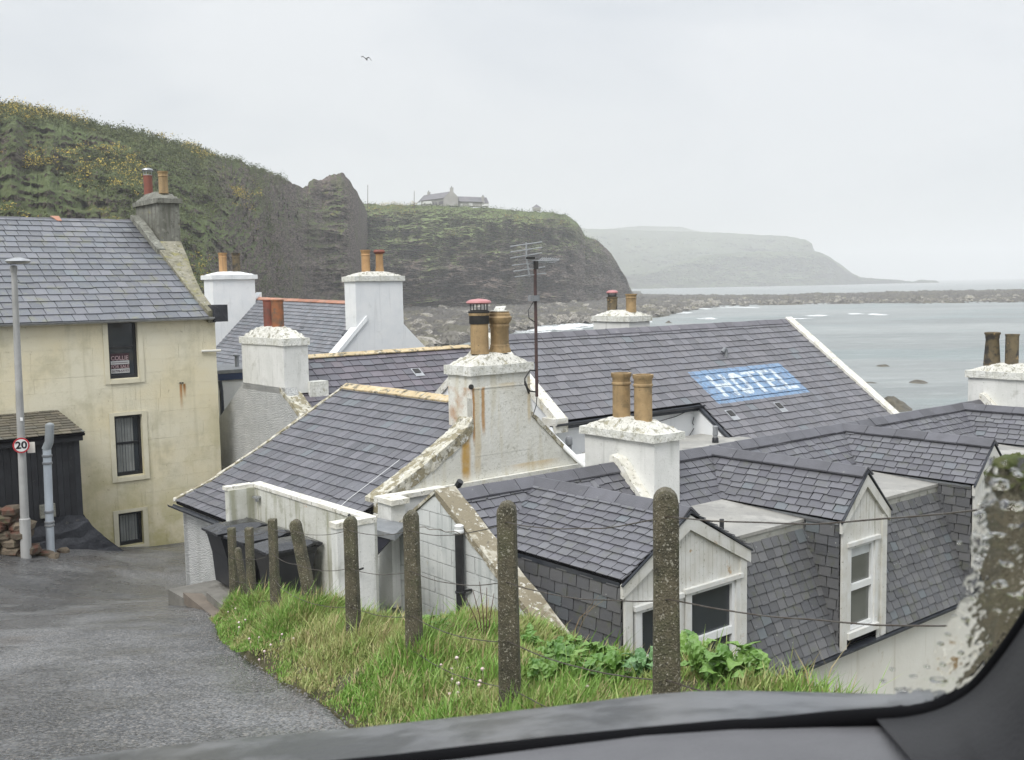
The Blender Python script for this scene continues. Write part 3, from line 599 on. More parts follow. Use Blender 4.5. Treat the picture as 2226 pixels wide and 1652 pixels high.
sc_=PP(46,968,lb+Vector((0,-.13,0)),(0,1,0)); sr=17*sc_.y/F; ax=(-sc_).normalized(); ax.z=0; ax.normalize()
sg=obj('speed_sign',MB().lathe(sc_,[(sr,0),(sr,.012)],36,axis=ax),mat('sign_red',(.42,.03,.04),(.38,.03,.04),4,.4),lamp)
obj('sign_face',MB().lathe(sc_+ax*.012,[(sr*.80,0),(sr*.80,.004)],36,axis=ax),mat('sign_white',(.72,.72,.70),(.68,.68,.66),4,.4),sg)
cu=bpy.data.curves.new('n','FONT'); cu.body='20'; cu.size=sr*1.28; cu.extrude=.002; cu.offset=sr*.035; cu.align_x='CENTER'; cu.align_y='CENTER'
o=bpy.data.objects.new('n',cu); COL.objects.link(o); bpy.context.view_layer.update(); me=bpy.data.meshes.new_from_object(o.evaluated_get(bpy.context.evaluated_depsgraph_get())); bpy.data.objects.remove(o)
X=ZU.cross(ax).normalized()
for v in me.vertices: v.co=sc_+ax*(.019+v.co.z)+X*v.co.x*1.08+ZU*v.co.y
link('sign_number',me,mat('sign_black',(.012,.012,.014),rough=.4),sg)
obj('notice_plate',MB().obb(PP(60,985,lb+Vector((0,.08,0)),(0,1,0)),(.13,.05,0),(0,.01,0),(0,0,.22)),M_cream,lamp,'small cream plate behind the speed sign')
obj('sticker',MB().obb(PP(44,915,lb+Vector((0,-.09,0)),(0,1,0)),(.05,0,0),(0,.01,0),(0,0,.07)),M_upvc,lamp)
pb=ground_at(110,1205); pt=PP(103,925,pb,(0,1,0)); pj=PP(102,977,pb,(0,1,0)); M_pgrey=mat('pale_blue_pipe',(.50,.55,.60),(.42,.46,.50),2,.5,.002,20,spots=[((.3,.3,.28),8,.62,.7,.5)])
vp=thing('vent_pipe','pale blue grey plastic vent pipe in front of the black shed','pipe',pb)
obj('pipe',MB().tube([pb-ZU*.1,pj],.082,14),M_pgrey,vp); obj('pipe_top',MB().tube([pj+Vector((-.02,0,.0)),pj+Vector((.05,0,.14)),pj+Vector((.06,0,.2)),pt+Vector((.05,0,.02))],.088,14).lathe(pt+Vector((.05,0,.0)),[(.088,0),(.07,.04),(.02,.06)],14),mat('grey_pipe_top',(.30,.33,.34),(.25,.27,.28),3,.5),vp)
for f in (.27,.30,.40,.86,.93): obj('pipe_collar',MB().lathe(pb.lerp(pj,f),[(.095,0),(.10,.01),(.10,.04),(.095,.05)],16),M_lead,vp)
# stones
rw=thing('rubble_wall','broken wall of red and tan sandstone rubble beside the lamp post','wall',ground_at(10,1210))
def stone(parent,c,sx,sy,sz,m,name='stone',seed=None):
    rs=random.Random(seed if seed is not None else random.random()); mb=MB(); vs=[];
    lay=[(-1,.72),(-.55,.98),(.45,1.0),(1,.68)]
    for zz,rr in lay:
        for k in range(7):
            a=2*math.pi*k/7+rs.uniform(-.15,.15); q_=rr*rs.uniform(.85,1.08); ca,sa=math.cos(a),math.sin(a); sq_=1/max(abs(ca),abs(sa))**.6
            vs.append(Vector(c)+Vector((ca*sx*q_*sq_,sa*sy*q_*sq_,zz*sz*rs.uniform(.9,1.05))))
    fs=[tuple(range(6,-1,-1)),tuple(range(21,28))]+[(i*7+k,i*7+(k+1)%7,(i+1)*7+(k+1)%7,(i+1)*7+k) for i in range(3) for k in range(7)]
    return obj(name,mb.add(vs,fs),m,parent)
rb=ground_at(20,1205); 
for r_ in range(6):
    x=-3.2+.1*(r_%2)
    while x<.42-.05*r_:
        wd=random.uniform(.14,.30); stone(rw,rb+Vector((x+wd-.12,random.uniform(-.05,.05)+.12*x,.08+r_*.165)),wd,.22,.10,M_stone); x+=wd*1.82
for (u,v,s_) in ((47,1208,.15),(90,1206,.28),(138,1200,.12),(118,1212,.1)):
    g=ground_at(u,v); tagd(stone(None,g+ZU*.02,s_,.13,.07,M_stone,'kerb_stone'),{47:'reddish stone lying at the foot of the lamp post',90:'long flat stone lying between lamp post and vent pipe',138:'small brown stone lying right of the vent pipe',118:'tiny stone lying in front of the vent pipe'}[u],'stone','loose stones beside the shed')

# ------------------------------------------------------------------ COTTAGE F (white, terracotta ridge)
fg=PY(775,658,32.); fi=ROW.inv(fg); ft=fi[1]; fs_=fi[0]
def FT(u,v): return ROW.inv(PP(u,v,W(0,ft,0),N_))
a_=FT(768,606); b_=FT(878,612); r1=FT(935,752); l1=FT(720,765); sh=FT(877,690); shl=FT(785,690); top=FT(820,600)
cF=(a_[0]+b_[0])/2+.05; rzF=fi[2]-.05; fl=ROW.inv(PY(505,645,ROW.W(cF,ft-8.7,0).y)); print('F',fi,a_,b_,r1,l1,sh,fl)
F_=thing('white_cottage','white cottage with terracotta ridge tiles and two white chimneys below the cliff','house',W(cF,ft-4,-7))
slF=(sh[2]-r1[2])/(r1[0]-sh[0]); eF=3.2
roof_plane('F',F_,W(cF-eF,ft-8.9,rzF-slF*eF+.2),W(cF-eF,ft-.15,rzF-slF*eF),W(cF,ft-.15,rzF),W(cF,ft-8.9,rzF+.2),.26,.16,MS_f,jit=.006)
obj('roof',MB().prism([W(cF+.01,ft-8.9,rzF+.2),W(cF+.01,ft-.15,rzF),W(cF+eF,ft-.15,rzF-slF*eF),W(cF+eF,ft-8.9,rzF-slF*eF)],-ZU*.06),M_deck,F_)
ridge(F_,W(cF,ft-8.9,rzF+.22),W(cF,ft-.3,rzF+.03),.45,M_ridge_t,.13,.08)
wallp(F_,[W(cF-eF,ft,-8),W(cF+eF,ft,-8),W(cF+eF,ft,rzF-slF*eF+.12),W(cF,ft,rzF+.12),W(cF-eF,ft,rzF-slF*eF+.12)],N_*-.16,M_white2)
mb=MB(); ribbon(mb,[W(cF-.55,ft-.35,rzF-slF*.55+.16),W(cF-eF,ft-.35,rzF-slF*eF+.16)],N_*.4,.14,.01); obj('skew',mb,M_white2,F_)
wallp(F_,[W(cF-eF+.2,ft-8.8,-8),W(cF-eF+.2,ft-.1,-8),W(cF-eF+.2,ft-.1,rzF-slF*eF),W(cF-eF+.2,ft-8.8,rzF-slF*eF)],E_*.2,M_white2)
c1=chimney(F_,ROW,a_[0]+.06,b_[0]-.06,ft-.65,ft+.01,sh[2]-1.2,top[2],M_white2,M_cap,.16,.06,.16)
for (u,st) in ((808,'roll'),(838,'flare')):
    c_=FT(u,600); pot(c1,W(c_[0],ft-.33,top[2]+.1),.72,.14,st,M_poto)
ftL=ft-8.9; FL=lambda u,v: ROW.inv(PP(u,v,W(0,ftL,0),N_)); a2,b2,t2=FL(450,605),FL(541,605),FL(500,598); print('FL',a2,b2,t2)
c2=chimney(F_,ROW,a2[0],b2[0],ftL-.3,ftL+.5,rzF-2.6,t2[2],M_white2,M_white2,.16,.08,.14,flaun=M_white2)
for u,m_ in ((483,M_poto),(512,M_potd)): c_=FL(u,597); pot(c2,W(c_[0],ftL+.1,t2[2]+.08),.74,.15,'roll',m_)
mb=MB(); ribbon(mb,[W(cF+.1,ftL-.05,rzF+.42),W(cF-1.9,ftL-.05,rzF+.2-slF*1.9+.22),W(cF-eF,ftL-.05,rzF-slF*eF+.4)],N_*.4,.25,.01); obj('skew',mb,M_white2,F_)
for (u,v) in ((540,707),(660,715),(758,722)):
    pl=W(cF,ft,rzF); nrm=(E_*-slF+ZU*1).normalized(); nrm=Vector((-slF*E_.x,-slF*E_.y,1)).normalized()
    p_=PP(u,v,pl,nrm); d_=(-E_-ZU*slF).normalized(); obj('roof_vent',MB().obb(p_+nrm*.02-N_*.12,N_*.28,d_*.2,nrm*.07),M_gut,F_)
obj('snow_strip',MB().obb(W(cF-eF+.3,ft-8.9,rzF-slF*(eF-.3)+.06),N_*8.6,-E_*.4-ZU*slF*.4,ZU*.02),M_lead,F_)
# little flat-roofed extension between the houses
x0=PY(472,813,30.); ext=thing('flat_roof_extension','small white extension with grey flat roof and blue fascia between the houses','building',x0+Vector((.4,0,-4)))
X_=ROW; q0=ROW.inv(x0)
obj('roof',MB().obb(x0+ZU*.0,Vector((3.4,0,.15)),Vector((-1.2,2.0,0)),ZU*.10),M_lead,ext); obj('fascia',MB().obb(x0+Vector((.03,.02,-.2)),Vector((2.9,0,.15)),Vector((-.03,.05,0)),ZU*.2),mat('navy_board',(.03,.05,.12),rough=.5),ext)
obj('wall',MB().obb(x0+Vector((.08,.08,-4)),Vector((2.8,0,0)),Vector((-1,1.8,0)),ZU*3.82),M_white2,ext)
obj('downpipe',MB().tube([PY(478,828,29.8),PY(481,850,29.8),PY(483,890,29.8),PY(486,1000,29.8)],.06,8),M_gut,ext); obj('roof_vent',MB().tube([x0+Vector((.35,.9,.1)),x0+Vector((.35,.9,.45))],.06,10).lathe(x0+Vector((.35,.9,.45)),[(.06,0),(.11,.01),(.11,.05),(.03,.07)],12),M_lead,ext)

# ------------------------------------------------------------------ COTTAGE C (roughcast gable, red pots, yellow ridge)
C_=thing('roughcast_cottage','white roughcast cottage with two red chimney pots and yellow ridge tiles','house',W(-.5,-11,-7))
cs=-3.2; ct=-11.45; cz=-1.70; ck=.66; lw=3.75
roof_plane('C',C_,W(cs+.3,ct+4.2,cz-ck*4.2),W(3.6,ct+4.2,cz-ck*4.2),W(3.6,ct,cz),W(cs+.3,ct,cz),.30,.25,MS_c,wj=.18,jit=.014,lap=.3)
obj('roof',MB().prism([W(cs+.3,ct-.02,cz-.02),W(3.6,ct-.02,cz-.02),W(3.6,ct-lw,cz-ck*lw),W(cs+.3,ct-lw,cz-ck*lw)],-ZU*.06),M_deck,C_)
ridge(C_,W(cs+.65,ct,cz+.05),W(3.6,ct,cz+.05),.56,M_ridge_y,.15,.07)
kz=ROW.inv(PP(440,965,W(cs,0,0),E_)); sl_=ROW.inv(PP(515,830,W(cs,0,0),E_)); print('C gable',kz,sl_)
wallp(C_,[W(cs,kz[1]-.05,-7.5),W(cs,kz[1]-.05,kz[2]),W(cs,ct-.98,-2.30),W(cs,ct+1.28,-2.30),W(cs,ct+1.4,-2.48),W(cs,ct+4.2,cz-ck*4.2+.1),W(cs,ct+4.2,-7.5)],E_*.3,M_harl)
wallp(C_,[W(cs+.3,ct+4.1,-7),W(3.5,ct+4.1,-7),W(3.5,ct+4.1,cz-ck*4.1-.1),W(cs+.3,ct+4.1,cz-ck*4.1-.1)],-N_*.2,M_white)
mb=MB(); ribbon(mb,[W(cs-.02,ct+1.05,-2.28),W(cs-.02,ct+1.7,-2.66),W(cs-.02,ct+4.2,cz-ck*4.2+.2)],E_*.42,.12,.012); obj('skew',mb,M_cope,C_)
obj('skew_block',MB().obb(W(cs+.62,ct+1.0,-2.75),E_*.5,N_*.35,ZU*.55),M_cap,C_)
cc=chimney(C_,ROW,cs,cs+.64,ct-.98,ct+1.28,-2.45,-1.14,M_white,M_cap,.17,.04,.28)
for tt_,m_ in ((-.02,M_potr),(.42,M_potrr)): pot(cc,W(cs+.32,ct+tt_,-.93),.70,.145,'plain',m_)
wq=PP(473,1010,W(cs,0,0),E_); wn=obj('window',MB().obb(wq-E_*.006,N_*.6,-E_*.02,-ZU*.06).obb(wq-E_*.006,N_*.07,-E_*.02,-ZU*.8),M_white,C_)
obj('window_frame',MB().obb(wq-E_*.004+N_*.07-ZU*.06,N_*.07,-E_*.03,-ZU*.75).obb(wq-E_*.004+N_*.2-ZU*.06,N_*.05,-E_*.03,-ZU*.75),M_upvc,wn); obj('glass_pane',MB().obb(wq-E_*.002+N_*.25-ZU*.07,N_*.4,-E_*.006,-ZU*.7),M_glass,wn)
def skylight(parent,u,v,pl,nrm,up,wd=.28,hh=.34):
    p_=PP(u,v,pl,nrm); nrm=Vector(nrm).normalized(); up=Vector(up).normalized(); r_=up.cross(nrm).normalized()
    o=obj('roof_light',MB().obb(p_-r_*wd/2-up*hh/2+nrm*.03,r_*wd,up*hh,nrm*.02),M_alu,parent); obj('glass_pane',MB().obb(p_-r_*wd*.33-up*hh*.1+nrm*.045,r_*wd*.66,up*hh*.5,nrm*.02),M_soot,o)
nC=Vector((ck*N_.x,ck*N_.y,1)); skylight(C_,907,812,W(0,ct,cz),nC,-N_+ZU*ck)

# ------------------------------------------------------------------ HOTEL
H_=thing('hotel','long slate roofed hotel with HOTEL painted in white on a blue panel','hotel',W(5,-5,-9))
ht,hz,hk=-6.32,-1.16,.735; hzv=lambda t: hz-hk*(t-ht)
HS0,HS1=-.15,11.0; mid=4.38; te1,te2=-4.02,-2.88
V2=math.sqrt(1+hk*hk)
L1,L2=(te1-ht)*V2,(te2-ht)*V2
poly=[(HS0+.25-HS0,L2-L1),(mid-HS0,L2-L1),(mid-HS0,0),(HS1-HS0,0),(HS1-HS0,L2),(.25,L2)]
pa=[(.25,L2-L1),(mid-HS0,L2-L1),(mid-HS0,L2),(.25,L2)]; pb_=[(mid-HS0,0),(HS1-HS0,0),(HS1-HS0,L2),(mid-HS0,L2)]
a0=W(HS0,te2,hzv(te2)); b0=W(HS1,te2,hzv(te2)); d0=W(HS0,ht,hz)
Uh=E_; Vh=(d0-a0).normalized(); Nh=Uh.cross(Vh)
hr=obj('roof',MB().prism([a0+Uh*x+Vh*y-Nh*.003 for x,y in poly],-Nh*.05),M_deck,H_)
tiles('H','slate',hr,a0,Uh,Vh,[(.25,L2-L1),(mid-HS0+.0,L2-L1),(HS1-HS0,L2-L1),(HS1-HS0,L2),(.25,L2)],.285,.235,MS_h,wj=.15,jit=.012)
tiles('H','slate',hr,a0,Uh,Vh,[(mid-HS0,0),(HS1-HS0,0),(HS1-HS0,L2-L1-.002),(mid-HS0,L2-L1-.002)],.285,.235,MS_h,wj=.15,jit=.012)
obj('roof',MB().prism([W(HS0,ht-.02,hz-.02),W(HS1,ht-.02,hz-.02),W(HS1,ht-3.6,hz-hk*3.6),W(HS0,ht-3.6,hz-hk*3.6)],-ZU*.06),M_deck,H_)
ridge(hr,W(HS0,ht,hz+.04),W(HS1,ht,hz+.04),.37,M_ridge_h,.17,.12)
for s_,m_ in ((HS1-.12,M_copew),(HS0-.05,M_copew)):
    mb=MB(); lo=te2 if s_>3 else te1-.0; ribbon(mb,[W(s_,ht,hz+.12),W(s_,lo+.06,hzv(lo+.06)+.12)],E_*.3,.2,.006); obj('skew',mb,m_,H_)
mb=MB(); ribbon(mb,[W(HS0-.05,ht-3.4,hz-hk*3.4+.12),W(HS0-.05,ht,hz+.12)],E_*.3,.2,.006); obj('skew',mb,M_copew,H_)
wallp(H_,[W(HS0,ht-3.5,-9),W(HS0,ht-3.5,hz-hk*3.5),W(HS0,ht,hz),W(HS0,te1-.15,hzv(te1-.15)),W(HS0,te1-.15,-9)],E_*.25,M_white2)
wallp(H_,[W(HS1,ht-3.5,-9),W(HS1,ht-3.5,hz-hk*3.5),W(HS1,ht,hz),W(HS1,te2-.15,hzv(te2-.15)),W(HS1,te2-.15,-9)],-E_*.25,M_white2)
wallp(H_,[W(HS0+.01,te1-.16,-9),W(mid,te1-.16,-9),W(mid,te1-.16,hzv(te1)-.06),W(HS0+.01,te1-.16,hzv(te1)-.06)],-N_*.2,M_white2)
wallp(H_,[W(mid,te2-.16,-9),W(HS1-.01,te2-.16,-9),W(HS1-.01,te2-.16,hzv(te2)-.06),W(mid,te2-.16,hzv(te2)-.06)],-N_*.2,M_white2)
wallp(H_,[W(mid-.06,te1-.2,-9),W(mid-.06,te1-.2,hzv(te1)),W(mid-.06,te2-.15,hzv(te2)-.02),W(mid-.06,te2-.15,-9)],E_*.1,M_white2)
gutter(H_,W(HS0-.1,te1+.08,hzv(te1)-.02),W(mid+.05,te1+.08,hzv(te1)-.02),.06); obj('fascia',MB().obb(W(HS0-.1,te1-.1,hzv(te1)-.16),E_*(mid-HS0+.1),N_*.1,ZU*.09),M_gut,H_)
obj('skew_block',MB().obb(W(HS0-.1,te1-.35,hzv(te1)-.22),E_*.36,N_*.42,ZU*.3),M_copew,H_)
obj('verge_board',MB().prism([W(mid-.1,te1-.05,hzv(te1-.05)-.01),W(mid-.1,te2+.05,hzv(te2+.05)-.01),W(mid-.1,te2+.05,hzv(te2+.05)-.08),W(mid-.1,te1-.05,hzv(te1-.05)-.08)],E_*.09),M_gut,H_)
nH=Vector((hk*N_.x,hk*N_.y,1)); 
for u,v in ((1590,905),(1695,888)): skylight(H_,u,v,W(0,ht,hz),nH,-N_+ZU*hk,.26,.36)
p_=PP(1578,778,W(0,ht,hz),nH); obj('roof_vent',MB().tube([p_-ZU*.05,p_+ZU*.22],.055,10).tube([p_+ZU*.22,p_+ZU*.24-E_*.06,p_+ZU*.16-E_*.14],.05,8).obb(p_-E_*.1-N_*.1+ZU*.05,E_*.2,N_*.42-ZU*hk*.42,ZU*.015),M_lead,H_)
# low rear annexe with felt roof between hotel and cottages
an=thing('flat_roof_annexe','low white annexe with weathered grey felt roof behind the cottage chimney','building',W(2.4,-3.2,-8))
obj('wall',MB().obb(W(.6,-3.9,-8),E_*3.9,N_*1.9,ZU*(8-3.62)),M_white,an); obj('roof',MB().obb(W(.5,-3.95,-3.62),E_*4.1,N_*2.0,ZU*.07),M_flat,an)
vq=PP(1555,962,W(0,0,-3.55),ZU); obj('vent_pipe',MB().tube([vq-ZU*.05,vq+ZU*.16],.05,10).lathe(vq+ZU*.16,[(.05,0),(.062,.01),(.062,.05),(.055,.12),(.062,.2),(.03,.22)],12),M_lead,an,'grey vent pipe with ribbed cap and black foot'); obj('pipe_foot',MB().lathe(vq,[(.075,0),(.07,.1),(.055,.12)],12),M_black,an)
obj('parapet',MB().obb(W(-1.0,-3.4,-8),E_*1.5,N_*.9,ZU*(8-3.45)),M_white,an)
vq2=PY(1237,980,19.6); obj('vent_pipe',MB().tube([vq2-ZU*.25,vq2+ZU*.12],.055,10).lathe(vq2+ZU*.12,[(.07,0),(.07,.12),(.04,.16)],10),M_lead,an,'short grey vent pipe with pointed cap')
wp=thing('white_pipe','white plastic waste pipe sloping down behind the big chimney gable','pipe',PY(1240,985,18.6)); obj('pipe',MB().tube([PY(1196,932,19.3),PY(1200,945,19.2),PY(1262,1005,18.3),PY(1285,1025,18)],.05,10),M_upvc,wp)
cb=thing('slack_cables','thin black cables drooping over the hotel annexe wall','cable',W(3.9,-3.9,-3.2)); cw_=lambda u,v,o=.03: PP(u,v,W(0,te1-.16+o,0),N_)
for P_ in (((1290,952),(1330,945),(1400,925),(1470,905),(1512,885)),((1512,885),(1518,915),(1500,945),(1478,965)),((1514,886),(1505,920),(1530,945),(1570,962)),((1518,888),(1545,915),(1560,935),(1590,945)),((1520,888),(1533,930),(1550,950),(1600,950))):
    obj('cable',MB().tube([cw_(a,b) for a,b in P_],.009,5),M_black,cb)
# hotel chimney beyond the ridge
hc=thing('white_chimney','white chimney with a caged pot and a buff pot behind the hotel ridge','chimney',W(5.7,-8,-3))
S6=5.5; i1=ROW.inv(PP(1370,690,W(S6,0,0),E_)); i2=ROW.inv(PP(1287,680,W(S6,0,0),E_)); i3=ROW.inv(PP(1418,680,W(0,i1[1],0),N_)); i4=ROW.inv(PP(1350,680,W(S6,0,0),E_)); print('Hch',i1,i2,i3,i4)
hcc=chimney(hc,ROW,S6,i3[0]-.05,i2[1]+.05,i1[1]-.05,-4,i1[2]+.03,M_white,M_cap,.15,.05,.16)
for u,m_,st in ((1331,M_potd,'roll'),(1372,M_potb,'roll')):
    c_=ROW.inv(PP(u,672,W((S6+i3[0])/2,0,0),E_)); pp_=W(c_[0],c_[1],i1[2]+.12); pot(hcc,pp_,.42 if u<1350 else .5,.145,st,m_)
    if u<1350: cowl(hcc,pp_+ZU*.42,.14,.12,M_pink)
# ------------------------------------------------------------------ COTTAGE B (big streaked chimney gable)
B_=thing('chimney_gable_cottage','white cottage with yellow ridge tiles and tall rust streaked chimney gable','house',W(-4,-4.5,-5.5))
bs,bz=-3.2,-2.07
pr=[(-3.2,-2.07),(-5.0,-3.06),(-6.3,-3.72),(-7.05,-4.0)]
T0,T1=-7.25,-2.12
for i in range(3):
    (sa,za),(sb2,zb)=pr[i],pr[i+1]
    P=[W(sb2,T0,zb),W(sb2,T1,zb),W(sa,T1,za),W(sa,T0,za)]
    rfB=roof_plane('B',B_,*P,.235,[.2325,.243,.20][i],MS_b,wj=.12,jit=.008)
    if i==0: rB=rfB
obj('roof',MB().prism([W(bs+.01,T0,bz-.01),W(bs+.01,T1,bz-.01),W(-.6,T1,bz-1.6),W(-.6,T0,bz-1.6)],-ZU*.06),M_deck,B_)
ridge(rB,W(bs,T0-.05,bz+.05),W(bs,-2.66,bz+.05),.72,M_ridge_y,.17,.08,.03)
mb=MB(); ribbon(mb,[W(s_,T0-.12,z_+.05) for s_,z_ in pr],N_*.10,.07,.008); obj('verge',mb,M_cope,B_)
gp=[(-5.0,-3.12),(-4.62,-2.88),(-4.19,-2.62),(-3.98,-2.43),(-3.87,-2.28),(-3.87,-1.9),(-2.57,-1.9),(-2.5,-2.25),(-2.07,-2.75),(-1.39,-3.36),(-.6,-3.8),(-.6,-6),(-5.8,-6),(-5.8,-3.6)]
wallp(B_,[W(a,-2.0,b) for a,b in gp],-N_*.14,M_bst)
mb=MB(); ribbon(mb,[W(-3.86,-2.38,-2.20),W(-3.98,-2.38,-2.36),W(-4.19,-2.38,-2.50),W(-4.64,-2.38,-2.76),W(-5.0,-2.38,-2.96),W(-5.45,-2.38,-3.18),W(-5.8,-2.38,-3.36)],N_*.40,.22,.007); obj('skew',mb,M_cope,B_)
mb=MB(); ribbon(mb,[W(-2.56,-2.2,-2.22),W(-2.05,-2.2,-2.68),W(-1.37,-2.2,-3.3),W(-.6,-2.2,-3.7)],N_*.22,.09,.008); obj('skew',mb,M_cope,B_)
obj('wall_band',MB().obb(W(-5.1,-1.99,-3.42),E_*3.9,N_*.09,ZU*.12),M_bst,B_); obj('string_course',MB().obb(W(-3.9,-2.0,-1.74),E_*1.36,N_*.012,ZU*.02),M_bst,B_)
bc=chimney(B_,ROW,-3.87,-2.57,-2.68,-1.997,-2.9,-1.35,M_bst,M_cap,.16,.05,.2)
obj('soot_door',MB().lathe(PP(1023,841,W(0,-1.99,0),N_),[(.045,0),(.045,.03),(.02,.035)],12,axis=N_),M_soot,B_)
P1=W(-3.42,-2.34,-1.17); pot(bc,P1,.72,.165,'roll',M_potb,label='tall buff pot with sooty neck and caged cowl'); obj('pot_neck',MB().lathe(P1+ZU*.52,[(.168,0),(.175,.02),(.175,.17),(.19,.2),(.19,.22),(.1,.23)],22),M_soot,bc)
cowl(bc,P1+ZU*.72,.19,.17,M_pink)
pot(bc,W(-2.97,-2.34,-1.17),.72,.175,'ornate',M_potb,label='ornate buff pot capped with a stone')
wallp(B_,[W(-6.92,T0+.02,-8),W(-6.92,T1,-8),W(-6.92,T1,-3.98),W(-6.92,T0+.02,-3.98)],E_*.3,M_harl)
wallp(B_,[W(-6.92,T0,-8),W(-.6,T0,-8),W(-.6,T0,bz-1.6),W(bs,T0,bz-.06),W(-5.,T0,-3.14),W(-6.92,T0,-4.02)],N_*.2,M_harl)
gutter(B_,W(-7.12,T0-.1,-4.05),W(-7.12,-2.6,-4.05),.06)
obj('wire',MB().tube([W(-4.9,-2.7,-2.9),W(-5.9,-2.75,-3.45),W(-6.95,-2.3,-3.85)],.005,5),M_upvc,B_)
# television aerial on the chimney
tv=thing('television_aerial','television aerial mast strapped to the streaked chimney','aerial',PP(1165,865,W(0,-1.8,0),N_))
mp_=lambda u,v: PP(u,v,W(0,-1.75,0),N_)
obj('mast',MB().tube([mp_(1167,862),mp_(1163,572)],.028,8),mat('rusty_mast',(.05,.035,.035),(.08,.045,.04),5,.6),tv)
obj('bracket',MB().tube([mp_(1165,805),mp_(1152,805),mp_(1141,822),mp_(1141,836),mp_(1152,850),mp_(1165,852)],.014,6).beam(mp_(1141,830),W(-2.6,-2.0,-1.9),.03,.03),M_soot,tv)
obj('amplifier_box',MB().obb(mp_(1150,655)-N_*.03,E_*.2+N_*0,N_*.08,ZU*.1),M_lead,tv)
obj('cable',MB().tube([mp_(1160,655),mp_(1148,675),mp_(1150,692),mp_(1163,700)],.008,5).tube([mp_(1167,862),mp_(1166,880),mp_(1158,905)],.008,5).tube([mp_(1167,805),mp_(1170,830),mp_(1167,862)],.007,5),M_black,tv)
# reflector elements of the aerial
cen=mp_(1145,562); 
for (u0,v0,u1,v1) in ((1109,536,1178,526),(1109,548,1178,538),(1109,561,1178,550),(1113,577,1196,568),(1116,590,1185,580),(1119,602,1187,594)):
    obj('aerial_element',MB().tube([mp_(u0,v0),mp_(u1,v1)],.010,6),M_alu,tv)
obj('aerial_boom',MB().tube([mp_(1144,527),mp_(1144,560),mp_(1151,602)],.016,6).tube([mp_(1145,562),mp_(1163,568),mp_(1215,566)],.012,6),M_alu,tv)
obj('aerial_clamp',MB().obb(mp_(1143,563),E_*.16,N_*.06,ZU*.035).obb(mp_(1160,585),E_*.06,N_*.06,ZU*.14),M_soot,tv)
for i in range(9):
    c_=mp_(1172+i*4.6,566+i*.2); obj('aerial_director',MB().tube([c_-N_*.0-ZU*.0+E_*-.06-ZU*.035,c_+E_*.08+ZU*.05],.006,5),M_alu,tv)
